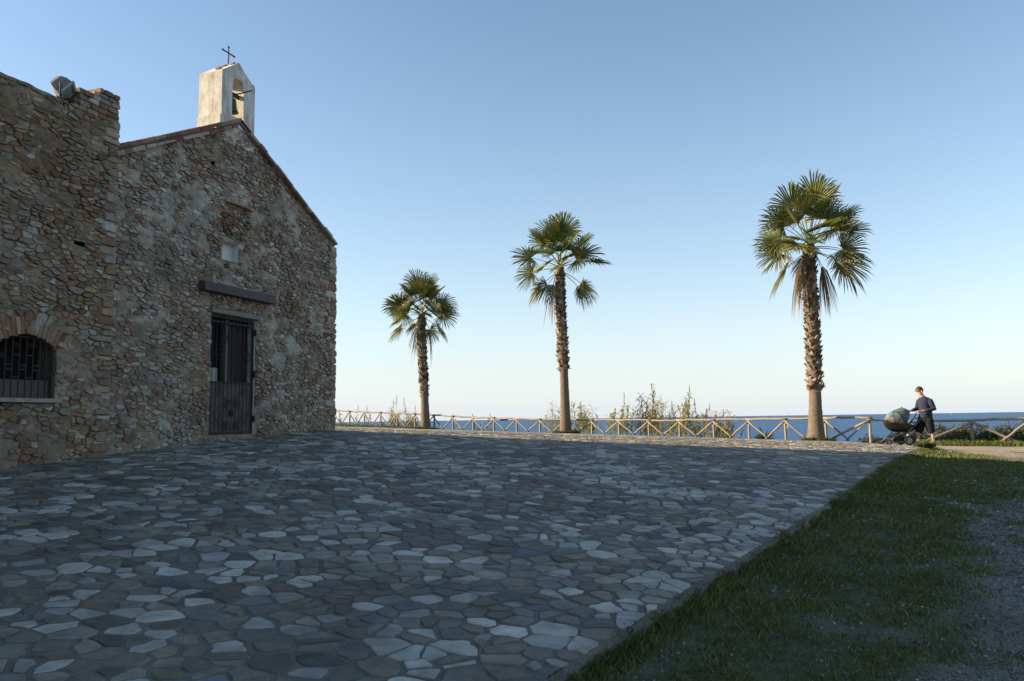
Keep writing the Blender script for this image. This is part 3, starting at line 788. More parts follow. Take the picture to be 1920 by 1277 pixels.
for sg in (-1, 1):
    dd = (U2 * (sg) * math.cos(slope) - up * math.sin(slope)).normalized()
    nr = (U2 * sg * math.sin(slope) + up * math.cos(slope)).normalized()
    sd = dd.cross(nr).normalized()
    for cidx in range(int(L_ / .215)):
        for k in range(nt):
            t = (k + .5) * (slen - (.16 if sg < 0 else 0)) / nt + rnd.uniform(-.02, .02)
            cpos = W(APX, APZ + .0, -.02) + rdir(APX + sg * t * math.cos(slope)) * (cidx * .215 / L_) + dd * t + nr * (.012 + rnd.uniform(0, .012))
            dj = (dd + sd * rnd.uniform(-.06, .06) - nr * .045).normalized()
            V, F = tile_geo(cpos, dj, sd, nr, slen / nt * 1.28, .070, .090)
            c = rnd.choice(TC); v = rnd.uniform(.7, 1.15); c = tuple(x * v for x in c)
            if cidx < 5: mk('roof_tile', V, F, M['tile'], roof, tint=[c])
            else: allt.add(V, F, c)
allt.build('roof_tiles', M['tile'], roof, kind='stuff')
# ridge tiles
k = 0
for k in range(9):
    V, F = tile_geo(W(APX, APZ + .03 - (k * .42 + .9) * .25, .0) - N3 * (k * .42 + .9), -N3, (-N3).cross(up).normalized(), up, .5, .12, .14)
    c = rnd.choice(TC); mk('ridge_tile', V, F, M['tile'], roof, tint=[c])
# thin stones bedded under the verge
for sg in (-1, 1):
    t = .25
    while t < slen - (.15 if sg > 0 else .45):
        wd = rnd.uniform(.16, .4); th = rnd.uniform(.02, .04); g = Geo()
        s_ = APX + sg * (t + wd / 2) * math.cos(slope); z_ = APZ - (t + wd / 2) * math.sin(slope) - .075
        dd = (U2 * sg * math.cos(slope) - up * math.sin(slope))
        g.box(W(s_, z_, .05 + rnd.uniform(-.01, .035)), [dd * (wd / 2 - .008), N3 * .08, (U2 * sg * math.sin(slope) + up * math.cos(slope)) * th])
        c = rnd.choice(TC + STC[:3]); g.T = [tuple(x * .8 for x in c)] * 8; g.build('verge_slab', M['brick'], roof); t += wd

# bellcote
bc_s0, bc_s1, bc_sh, bc_pk, bc_d = 3.20, 4.24, 7.38, 7.75, .60
g = Geo()
archP = []
aw0, aw1, az0, azs = 3.56, 3.92, 6.51, 7.20; am = (aw0 + aw1) / 2; ar = (aw1 - aw0) / 2
no = 14
outer = [(bc_s0, 5.9), (bc_s0, bc_sh), (3.30, bc_sh - .02), (am, bc_pk), (bc_s1, bc_sh), (bc_s1, 5.9)]
inner = [(aw0, az0)] + [(am - ar * math.cos(math.pi * i / no), azs + ar * math.sin(math.pi * i / no)) for i in range(no + 1)] + [(aw1, az0)]
# front face as strips: left jamb, right jamb, below, above
def quad_strip(g, A, B, o_):
    for i in range(len(A) - 1):
        g.add([W(*A[i], o_), W(*A[i + 1], o_), W(*B[i + 1], o_), W(*B[i], o_)], [(0, 1, 2, 3)])
def outer_at(s): # top outline of the bellcote
    return bc_sh + (bc_pk - bc_sh) * max(0, 1 - abs(s - am) / (bc_s1 - am))
def bell_face(g, o_):
    xs = [bc_s0, (bc_s0 + aw0) / 2, aw0]
    def col_(a, b2, za, zb, ta, tb, nz=6):
        for i in range(nz):
            f0, f1 = i / nz, (i + 1) / nz
            g.add([W(a, za + (ta - za) * f0, o_), W(b2, zb + (tb - zb) * f0, o_), W(b2, zb + (tb - zb) * f1, o_), W(a, za + (ta - za) * f1, o_)], [(0, 1, 2, 3)])
    for a, b2 in zip(xs[:-1], xs[1:]): col_(a, b2, 5.9, 5.9, outer_at(a), outer_at(b2), 8)
    xs = [aw1, (aw1 + bc_s1) / 2, bc_s1]
    for a, b2 in zip(xs[:-1], xs[1:]): col_(a, b2, 5.9, 5.9, outer_at(a), outer_at(b2), 8)
    for i in range(no):
        a = inner[1 + i]; b2 = inner[2 + i]
        col_(a[0], b2[0], 5.9, 5.9, az0, az0, 3); col_(a[0], b2[0], a[1], b2[1], outer_at(a[0]), outer_at(b2[0]), 3)
bell_face(g, 0.0); bell_face(g, -bc_d)
def band(g, pts_):
    for i in range(len(pts_) - 1):
        a, b2 = pts_[i], pts_[i + 1]
        nn = 4
        for k in range(nn):
            o0, o1 = -bc_d * k / nn, -bc_d * (k + 1) / nn
            g.add([W(*a, o0), W(*b2, o0), W(*b2, o1), W(*a, o1)], [(0, 1, 2, 3)])
band(g, [(bc_s0, 5.9), (bc_s0, 6.6), (bc_s0, 7.0), (bc_s0, bc_sh)]); band(g, [(bc_s1, 5.9), (bc_s1, 6.6), (bc_s1, 7.0), (bc_s1, bc_sh)])
band(g, [(bc_s0, bc_sh), (am - .25, outer_at(am - .25)), (am, bc_pk), (am + .25, outer_at(am + .25)), (bc_s1, bc_sh)])
band(g, inner + [inner[0]])
# plaster stained by rain: ochre weathering with a shape of its own
m, n, l, b = nodemat('bellcote render'); v = texco(n, l); t = noise(n, l, v, 2.6, 7, .7); t3 = noise(n, l, texco(n, l, (6, 6, 1.2)), 1.6, 5, .6)
cc = ramp(n, l, t.outputs['Fac'], [(.34, (.66, .65, .60)), (.52, (.56, .545, .49)), (.66, (.42, .36, .27))])
cc = mixc(n, l, cc, ramp(n, l, t3.outputs['Fac'], [(.35, (.72, .68, .60)), (.6, (1.05, 1.05, 1.05))]), 1.0, 'MULTIPLY')
l.new(cc, b.inputs['Base Color']); b.inputs['Roughness'].default_value = .92; bump(n, l, t.outputs['Fac'], .6, .02, b); M['bell_render'] = m
bellcote = g.build('bellcote', M['bell_render'], chapel)
bellcote['label'] = 'white rendered bellcote with arched bell opening'
wd = bellcote.modifiers.new('weld', 'WELD'); wd.merge_threshold = .002
g = Geo(); g.box(W(bc_s0 + .045, bc_sh + .03, -.06), [U2 * .055, N3 * .055, up * .055]); ho = g.build('corner_horn', M['bell_render'], bellcote); hb = ho.modifiers.new('bevel', 'BEVEL'); hb.width = .03; hb.segments = 3
g = Geo(); g.box(W(4.24, 6.2, -.31), [U2 * .025, N3 * .305, up * .22]); g.build('plinth', M['bell_render'], bellcote)
for (ds, do, r_) in ((.25, -.35, .07), (.38, -.2, .06), (.12, -.3, .08), (.05, -.12, .06)):
    P = [(am + ds + math.cos(a) * r_, -do + math.sin(a) * r_) for a in [i * math.pi / 3 + .2 for i in range(6)]]
    V, F = stone_geo(P, lambda a, b2, o_: tuple(W(a, outer_at(a) + o_, -b2)), -.03, .015, .04, .75, rnd, .02); mk('cap_stone', V, F, M['wall_stone'], bellcote, tint=[(.36, .30, .22)])
# bell
g = Geo(); prof = [(.02, .30), (.07, .29), (.085, .22), (.09, .14), (.105, .06), (.135, 0), (.125, -.01), (.09, .05)]
V = []; F = []; nn = 16; bs, bz, bo = am + .0, 6.66, -.15
for (r_, z_) in prof:
    for k in range(nn):
        q = 2 * math.pi * k / nn; V.append(W(bs + r_ * math.cos(q), bz + z_, bo + r_ * math.sin(q)))
for i in range(len(prof) - 1):
    for k in range(nn): F.append((i * nn + k, i * nn + (k + 1) % nn, (i + 1) * nn + (k + 1) % nn, (i + 1) * nn + k))
F.append(tuple(range(nn))); g.add(V, F); bell = g.build('bell', M['bronze'], bellcote, True)
g = Geo(); g.tube([W(bs, bz - .03, bo), W(bs, bz + .12, bo)], [.025, .012], 8); g.build('clapper', M['iron'], bell)
g = Geo(); g.box(W(am, 7.06, bo), [U2 * .19, N3 * .03, up * .04]); g.build('headstock', M['iron'], bellcote)
g = Geo(); g.tube([W(bs, 6.95, bo), W(bs, 7.04, bo)], .02, 8); g.build('bell_hanger', M['iron'], bellcote)
g = Geo(); g.tube([W(am - .02, 7.08, -.30), W(am - .08, 7.09, .0), W(am - .12, 7.13, .26)], .014, 6); g.build('bell_lever', M['iron'], bellcote)
# cross
g = Geo(); cs, co = 3.72, -.30
g.box(W(cs, 7.94, co), [U2 * .011, N3 * .011, up * .22]); g.box(W(cs, 8.03, co), [U2 * .17, N3 * .010, up * .012])
for dv in ((.19, 0), (-.19, 0), (0, 1)):
    if dv[1] == 0: p = W(cs + dv[0] * .85, 8.03, co); d = U2 * (1 if dv[0] > 0 else -1)
    else: p = W(cs, 8.14, co); d = up
    g.tube([p, p + d * .015, p + d * .06], [.012, .026, .003], 6)
cross = g.build('cross', M['iron'], bellcote)

# ------------------------------------------------------------------ stone building on the left
BS0, BTOP, BOFF = 6.86, 5.26, .07
building = thing('stone_building', W(12, -1.2, -2), 'brown rubble stone building with barred arched window joined to the chapel', 'building')
WC, WHW, WSP, WRI, WB = 8.37, .50, 1.20, .19, .43
def in_arch(s, z):
    return (np.abs(s - WC) < WHW) & (z > WB) & (z < WSP + WRI * (1 - ((s - WC) / WHW) ** 2))
def b_col(s, z):
    q = np.clip((fbm(s * 1.4 + 5, z * 1.4, 191, 3) - .45) * 5, 0, 1)[..., None] * .5
    p = np.clip((fbm(s * 1.1, z * 1.1 + 7, 131, 4) - .56) * 8, 0, 1)[..., None] * .5
    v = (.65 + .6 * fbm(s * 5, z * 7, 133, 3))[..., None]
    return ((np.array([.29, .235, .16]) * (1 - q) + np.array([.27, .165, .10]) * q) * (1 - p) + np.array([.40, .355, .28]) * p) * v
def btop(s): return BTOP + (fbm(s * 3, s * 0 + 4, 77, 3) - .5) * .06
mortar_grid('front_wall', lines(BS0, 10.6, .05, [BHOLE[0], BHOLE[1]]), lines(-1.4, BTOP, .05, [WB, BHOLE[2], BHOLE[3]]), btop, 5.0, lambda s, z: ~(in_arch(s, z) | in_rect(s, z, BHOLE)), lambda a, b2, c: Wn(a, b2, c, BOFF),
            lambda s, z: wall_disp(s, z, 161) - .009, b_col, building, M['mortar'])
def bstone_col(s, z, r_):
    k = r_.random(); br = .30 if z < .42 else .22
    if abs(s - 7.35) < .5 and 2.4 < z < 4: br = .38
    if k < br: c = r_.choice(BRC)
    elif k < br + .07: c = r_.choice(PAL)
    elif k < br + .2: c = (.46, .335, .19)
    else: c = r_.choice(STC)
    v = r_.uniform(.62, 1.12); loc = b_col(np.array([s]), np.array([z]))[0]; k = r_.uniform(.1, .5)
    return tuple(x * v * (1 - k) + y_ * k for x, y_ in zip(c, loc))
bst = rubble((BS0, 10.6, -1.1, BTOP), lambda s, z, q: q.choice((.045, .055, .065, .085, .12, .17)), [(-1, 0, -BS0 + .02), (1, 0, 10.6), (0, 1, BTOP - .02)],
             [(WC - WHW - .01, WC + WHW + .01, WB - .08, WSP + .02), (WC - .40, WC + .40, WSP + .02, WSP + WRI + .02), BHOLE], bstone_col, lambda s, z, r_: r_.uniform(-.008, .034), 33, 42000, BOFF,
             okf=lambda s, z: not (abs(s - WC) < WHW + .24 and WSP - .05 < z < WSP + WRI + .31 - .5 * max(0, abs(s - WC) - .35)))
for a, V, F, c in bst[:300]: mk('stone', V, F, M['wall_stone'], building, tint=[c])
g = Geo()
for a, V, F, c in bst[300:]: g.add(V, F, c)
g.build('rubble_stones', M['wall_stone'], building, kind='stuff')
print('building stones', len(bst))
# ragged right corner of the building
z = -.9
while z < BTOP - .1:
    h = rnd.uniform(.07, .2); w_ = rnd.uniform(.14, .34); e = rnd.uniform(.0, .05)
    P = chamfer([(BS0 - e, z), (BS0 + w_, z), (BS0 + w_, z + h - .015), (BS0 - e, z + h - .015)], .14, rnd)
    V, F = stone_geo(P, lambda a, b2, o_: tuple(W(a, b2, o_ + BOFF)), -.4, .01, rnd.uniform(.02, .045), .86, rnd, .015)
    mk('quoin', V, F, M['wall_stone'], building, tint=[bstone_col(7.2, z, rnd)]); z += h
# body of the building behind its front, and a long unseen wall added to shade the plaza
g = Geo(); BD = 5.0
s_a, s_b = BS0 + .03, 10.6
V = [W(s_a, -1.4, BOFF - .05), W(s_a, BTOP - .02, BOFF - .05), W(s_a, -1.4, -BD), W(s_a, BTOP - .02, -BD), W(s_b, -1.4, -BD), W(s_b, BTOP - .02, -BD), W(s_b, BTOP - .02, BOFF - .05)]
g.add(V, [(0, 1, 3, 2), (2, 3, 5, 4), (1, 6, 5, 3)], (.22, .18, .13))
s_c = 33.0
V = [W(s_b, -2.2, BOFF), W(s_c, -2.2, BOFF), W(s_c, BTOP, BOFF), W(s_b, BTOP, BOFF), W(s_b, -2.2, -BD), W(s_c, -2.2, -BD), W(s_c, BTOP, -BD), W(s_b, BTOP, -BD)]
g.add(V, [(0, 1, 2, 3), (4, 7, 6, 5), (3, 2, 6, 7), (1, 5, 6, 2)], (.22, .18, .13))
g.build('main_and_shade_walls', M['mortar'], building)
# broken masonry stub on the wall head
pst = []
zz = BTOP - .06
for lay in range(6):
    s_ = BS0 - .01; hh = rnd.uniform(.075, .11); smax = 7.70 - max(0, lay - 1) * .10 - (.1 if lay > 3 else 0)
    while s_ < smax:
        w_ = rnd.uniform(.12, .26)
        for (of, dp) in ((0, .2), (-.24, .2)):
            P = chamfer([(s_, zz), (min(s_ + w_, smax + .06), zz), (min(s_ + w_, smax + .06), zz + hh - .01), (s_, zz + hh - .01)], .14, rnd)
            V, F = stone_geo(P, lambda a, b2, o_: tuple(W(a, b2, o_ + BOFF + of)), -dp - rnd.uniform(0, .05), .0, rnd.uniform(.01, .03), .9, rnd, .012)
            mk('stone', V, F, M['wall_stone'], building, tint=[bstone_col(7.2, 3, rnd)])
        s_ += w_ + .012
    if lay < 5: zz += hh
g = Geo()
g.box(W(7.27, BTOP + .13, BOFF - .2), [U2 * .36, N3 * .18, up * .20], (.24, .19, .13)); g.build('stub_core', M['mortar'], building)
# arch of brick
nb = 17
for k in range(nb):
    a0 = -1 + 2 * k / nb; a1 = -1 + 2 * (k + 1) / nb
    def ap(t, r_):
        s_ = WC + (WHW + .05) * t; z_ = WSP - .02 + (WRI + .02) * (1 - t * t); nx_ = t * .52; nz_ = 1
        L = math.hypot(nx_, nz_); return (s_ + nx_ / L * r_, z_ + nz_ / L * r_)
    ln = rnd.uniform(.23, .31); gp = .006
    P = [ap(a0 + gp, 0), ap(a1 - gp, 0), ap(a1 - gp, ln), ap(a0 + gp, ln)]
    P = chamfer(P, .07, rnd)
    V, F = stone_geo(P, lambda a, b2, o_: tuple(W(a, b2, o_ + BOFF)), -.26, .004, rnd.uniform(.008, .028), .93, rnd, .010)
    c = rnd.choice(BRC + [(.40, .29, .18), (.34, .26, .17), (.36, .25, .16), (.33, .27, .19)]); v = rnd.uniform(.55, .95)
    mk('arch_brick', V, F, M['brick'], building, tint=[tuple(x * v for x in c)])
# window reveal, near-black sheet painted for the unlit room, grille, board, sill
g = Geo(); na = 12
ar_ = [(WC - WHW, WB)] + [(WC + WHW * (-1 + 2 * i / na), WSP + WRI * (1 - (-1 + 2 * i / na) ** 2)) for i in range(na + 1)] + [(WC + WHW, WB)]
for i in range(len(ar_)):
    a = ar_[i]; b2 = ar_[(i + 1) % len(ar_)]
    g.add([W(*a, BOFF + .01), W(*b2, BOFF + .01), W(*b2, BOFF - .4), W(*a, BOFF - .4)], [(0, 1, 2, 3)], (.22, .18, .13))
g.build('window_reveal', M['mortar'], building)
g = Geo(); g.add([W(*p, BOFF - .4) for p in ar_], [tuple(range(len(ar_)))]); g.build('window_painted_dark', M['dark'], building)  # flat sheet, the room's shade put into its colour
g = Geo(); g.box(W(WC, WB - .035, BOFF + .05), [U2 * (WHW + .05), N3 * .06, up * .03]); g.build('window_sill', plain('pale sill', (.27, .25, .22), .85, .3, 8, .4, .008), building)
g = Geo(); go = BOFF - .06
g.tube([W(p[0] + (.015 if p[0] < WC else -.015), min(p[1], WSP + WRI - .02) - .012, go) for p in ar_], .016, 6, closed=True)
grille = g.build('window_grille', M['iron'], building)
nbar = 9
for k in range(1, nbar):
    sb = WC - WHW + 2 * WHW * k / nbar; zt = WSP + WRI * (1 - ((sb - WC) / WHW) ** 2) - .02
    g = Geo(); g.tube([W(sb, WB + .01, go), W(sb, zt, go)], .0105, 6); g.build('bar', M['iron'], grille)
def gb(k): return WC - WHW + 2 * WHW * k / nbar
for (k, z_) in ((2, .93), (2, .86), (3, 1.08), (3, .74), (4, .93), (4, .86), (5, 1.08), (5, .74), (6, .93), (6, .86)):
    g = Geo(); g.box(W((gb(k) + gb(k + 1)) / 2, z_, go), [U2 * (WHW / nbar - .012), N3 * .008, up * .009]); g.build('cross_bar', M['iron'], grille)
gate_o = go - .03
for (k, z_) in ((3, 1.22), (5, 1.22), (1, 1.05), (7, 1.05)):
    g = Geo(); g.tube(spiral((gb(k) + gb(k + 1)) / 2, z_, .045, 1.5, 0, 1), .006, 5); g.build('scroll', M['iron'], grille, True)
g = Geo(); g.box(W(WC, WB + .14, go - .05), [U2 * (WHW - .01), N3 * .008, up * .14]); g.build('window_board', M['panel'], building)
reveal('putlog_hole', BHOLE, .25, M['dark'], building, .05)  # shade inside the hole is painted on its lining
# floodlight on the wall head
fl = thing('floodlight', W(7.86, BTOP, -.05), 'grey box floodlight clamped on top of the stone building wall', 'floodlight')
fdir = (N3 * .45 - U2 * .45 - up * .55).normalized(); fside = fdir.cross(up).normalized(); fup = fside.cross(fdir).normalized()
fc = W(7.90, BTOP + .22, -.02)
g = Geo()
fr = [(-.20, -.14), (.20, -.14), (.20, .14), (-.20, .14)]; V = []
for (d, sc) in ((.10, 1.0), (.0, .96), (-.10, .72), (-.15, .45)):
    V += [fc + fdir * d + fside * (a * sc) + fup * (b2 * sc) for a, b2 in fr]
F = [(k * 4 + i, k * 4 + (i + 1) % 4, (k + 1) * 4 + (i + 1) % 4, (k + 1) * 4 + i) for k in range(3) for i in range(4)] + [(12, 13, 14, 15)]
g.add(V, F); hs = g.build('housing', M['lamp'], fl)
g = Geo()
for a, b2, ha, hb in ((0, .14, .225, .02), (0, -.14, .225, .02), (.205, 0, .02, .119), (-.205, 0, .02, .119)):
    g.box(fc + fdir * .105 + fside * a + fup * b2, [fside * ha, fup * hb, fdir * .015])
g.build('rim', M['rim'], fl)
g = Geo(); g.box(fc + fdir * .098, [fside * .19, fup * .125, fdir * .004]); gl = plain('lamp glass', (.30, .33, .35), .15, .1, 4, 0, spec=.6); g.build('glass', gl, fl)
g = Geo(); g.tube([fc + fside * .23, fc + fside * .23 - up * .16, fc - up * .22 + fside * .1, fc - up * .22 - fside * .1, fc - fside * .23 - up * .16, fc - fside * .23], .014, 6); g.build('bracket', M['iron'], fl)
g = Geo(); g.box(fc - up * .24, [fside * .09, fdir * .07, up * .03]); g.build('foot', M['iron'], fl)

# unseen block added behind the chapel to shade the far side of the yard
ob = thing('shade_block', (-25, 38, 1.5), 'low stone block added unseen behind the chapel to cast shade', 'building')
g = Geo(); g.box((-25, 38.5, 2.6), [(2.4, 0, 0), (0, 10.0, 0), (0, 0, 2.9)], (.24, .2, .15)); g.build('wall', M['mortar'], ob)
g = Geo(); g.add([(-27.8, 28, 5.4), (-22.2, 28, 5.4), (-22.2, 49, 5.4), (-27.8, 49, 5.4), (-25, 28, 6.3), (-25, 49, 6.3)], [(0, 4, 5, 3), (1, 2, 5, 4), (0, 1, 4), (3, 5, 2), (0, 3, 2, 1)], (.3, .15, .09)); g.build('roof', M['tile'], ob)
#__PART2__
# ------------------------------------------------------------------ log fence
def log_tube(a, b2, r0, r1, wob=.012, n=8, seg=5):
    a = Vector(a); b2 = Vector(b2); d = (b2 - a); p1 = d.orthogonal().normalized(); p2 = d.cross(p1).normalized()
    pts_ = []; rr = []
    for i in range(seg + 1):
        t = i / seg; q = a + d * t
        if 0 < i < seg: q = q + p1 * rnd.uniform(-wob, wob) + p2 * rnd.uniform(-wob, wob)
        pts_.append(q); rr.append((r0 + (r1 - r0) * t) * rnd.uniform(.92, 1.08))
    g = Geo(); g.tube(pts_, rr, n); return g
RT = [0, .138, .231, .372, .518, .611, .754, .852, .898, 1.0]
RZ = [.84, .62, .46, .17, .0, -.10, -.16, -.165, -.15, -.15]
nb_ = 21
fence = thing('log_fence', (FL[0], FL[1], 1.0), 'rustic log fence with diagonal braces along the seaward edge of the plaza', 'fence')
fence2 = thing('log_fence', (16.4, 32.4, 0), 'rustic log fence with crossed braces in front of the green shrubs', 'fence')
posts = []
for i in range(-2, nb_ + 1):
    t = i / nb_; p = FL + (FR - FL) * t
    zr = float(np.interp(t, RT, RZ)) + EYE; posts.append((p[0] + rnd.uniform(-.04, .04), p[1] + rnd.uniform(-.05, .05), zr))
fv = Vector((fnv[0], fnv[1], 0))
for i, (x, y, z) in enumerate(posts):
    log_tube((x, y, h1(x, y) - .45), (x + rnd.uniform(-.02, .02), y, z - .045 + rnd.uniform(-.01, .02)), .062, .055, .006).build('post', M['wood'], fence, True)
    if i + 1 < len(posts):
        x2, y2, z2 = posts[i + 1]
        e = Vector((x2 - x, y2 - y, 0)).normalized() * .12
        a = Vector((x, y, z)) - e; b2 = Vector((x2, y2, z2)) + e
        off = fv * (.02 if i % 2 else -.02) + Vector((0, 0, rnd.uniform(-.012, .012)))
        log_tube(a + off, b2 + off, .055, .046, .026, 8, 7).build('top_rail', M['wood'], fence, True)
        mx, my = (x + x2) / 2, (y + y2) / 2; zb = min(h1(mx, my) + .02, (z + z2) / 2 - .62)
        k = rnd.uniform(-.06, .06)
        log_tube(Vector((x, y, z - .09)) - fv * .075, Vector((mx + e.x * (.6 + k), my + e.y * (.6 + k), zb)) - fv * .075, .043, .037, .012).build('brace', M['wood'], fence, True)
        log_tube(Vector((x2, y2, z2 - .09)) - fv * .075, Vector((mx - e.x * (.6 + k), my - e.y * (.6 + k), zb)) - fv * .02, .043, .037, .012).build('brace', M['wood'], fence, True)
P2 = [(16.42, 32.42, -.34), (19.18, 32.6, -.33), (21.3, 32.2, -.27), (23.7, 31.9, -.25), (26.2, 31.6, -.2), (29.0, 31.4, -.2)]
for i, (x, y, z) in enumerate(P2):
    z += EYE
    log_tube((x, y, h1(x, y) - .5), (x, y, z - .03), .072, .066, .006).build('post', M['wood'], fence2, True)
    if i + 1 < len(P2):
        x2, y2, z2 = P2[i + 1]; z2 += EYE
        d = Vector((x2 - x, y2 - y, 0)).normalized()
        log_tube(Vector((x, y, z)) - d * .14, Vector((x2, y2, z2)) + d * .14, .058, .05, .018, 8, 7).build('top_rail', M['wood'], fence2, True)
        yb = -1.0
        pa = Vector((x, y - .09, z - .08)); pb = Vector((x2, y2 - .09, z2 - .08))
        fa = Vector((x, y, 0)).lerp(Vector((x2, y2, 0)), .80); fb = Vector((x, y, 0)).lerp(Vector((x2, y2, 0)), .30 if i else .02)
        if i: log_tube(pa, (fa.x, fa.y - .35, h1(fa.x, fa.y) - .08), .058, .052, .012).build('brace', M['wood'], fence2, True)
        log_tube(pb, (fb.x, fb.y - .50, h1(fb.x, fb.y) - .10), .058, .052, .012).build('brace', M['wood'], fence2, True)
# rail that joins the two runs
x, y, z = posts[-1]; x2, y2, z2 = P2[0]
log_tube((x - .1, y, z - .07), (x2 + .1, y2, z2 + EYE - .02), .045, .04, .012).build('top_rail', M['wood'], fence, True)
log_tube((x - .05, y - .08, z - .10), (x - 1.35, y - .02 + 1.1, h1(x - 1.3, y + 1)), .05, .045).build('brace', M['wood'], fence, True)

# ------------------------------------------------------------------ palms
def frond_geo(g, base, d0, Lp, Rb, r_, sag, droop, tint, dead=False, nseg=34, spread=2.2):
    d0 = Vector(d0).normalized(); G = Vector((0, 0, -1))
    pts_ = [base + d0 * (Lp * t) + G * (sag * t * t) for t in (0, .25, .5, .75, 1.0)]
    pc = (.20, .21, .07) if not dead else (.28, .20, .12)
    g.tube(pts_, [.030, .022, .018, .015, .012], 5, pc)
    f = (pts_[-1] - pts_[-2]).normalized(); tip = pts_[-1]
    side = f.cross(Vector((0, 0, 1)))
    if side.length < .2: side = f.cross(Vector((r_.uniform(-1, 1), r_.uniform(-1, 1), .1)))
    side.normalize(); nrm = side.cross(f).normalized()
    roll = r_.choice((-1, 1)) * (r_.uniform(.25, 1.05) if d0.z < .75 else r_.uniform(0, .6)); side, nrm = side * math.cos(roll) + nrm * math.sin(roll), nrm * math.cos(roll) - side * math.sin(roll)
    cup = r_.uniform(.12, .34)
    for i in range(nseg):
        a = (-1 + 2 * (i + .5) / nseg) * spread; da = spread / nseg * .98
        Ls = Rb * (.62 + .38 * math.cos(a * .5) ** 2) * r_.uniform(.88, 1.08)
        split = r_.uniform(.32, .46)
        dr = droop * r_.uniform(.6, 1.4) * (1 + .7 * abs(a) / spread)
        def pt(ang, rr, lift):
            dirv = f * math.cos(ang) + side * math.sin(ang)
            q = tip + dirv * rr + nrm * (cup * rr * (1 - math.cos(ang)) * .8 + lift) + G * (dr * rr * rr / max(Rb, .1))
            t = max(0, rr / Ls - .6); return q + G * (t * t * Ls * .7 * r_.uniform(.5, 1.2) * (1 if not dead else 1.6))
        r1, r2 = Ls * split, Ls * .80
        v = r_.uniform(.75, 1.2); c = tuple(x * v for x in tint); cy = tuple(x * v * .9 + y * .1 for x, y in zip(tint, (.38, .33, .16)))
        tw = r_.uniform(-.05, .05)
        V = [pt(a - da, .03, 0), pt(a, .03, .01), pt(a + da, .03, 0),
             pt(a - da, r1, -.012), pt(a + tw * .3, r1, .018), pt(a + da, r1, -.012),
             pt(a + tw - da * .48, r2, -.006), pt(a + tw, r2, .012), pt(a + tw + da * .48, r2, -.006), pt(a + tw * 1.6, Ls, 0)]
        b_ = len(g.V); F = [(0, 1, 4, 3), (1, 2, 5, 4), (3, 4, 7, 6), (4, 5, 8, 7), (6, 7, 9), (7, 8, 9)]
        g.V += [tuple(q) for q in V]; g.F += [tuple(k + b_ for k in q) for q in F]; g.T += [c] * 6 + [c] * 3 + [cy]
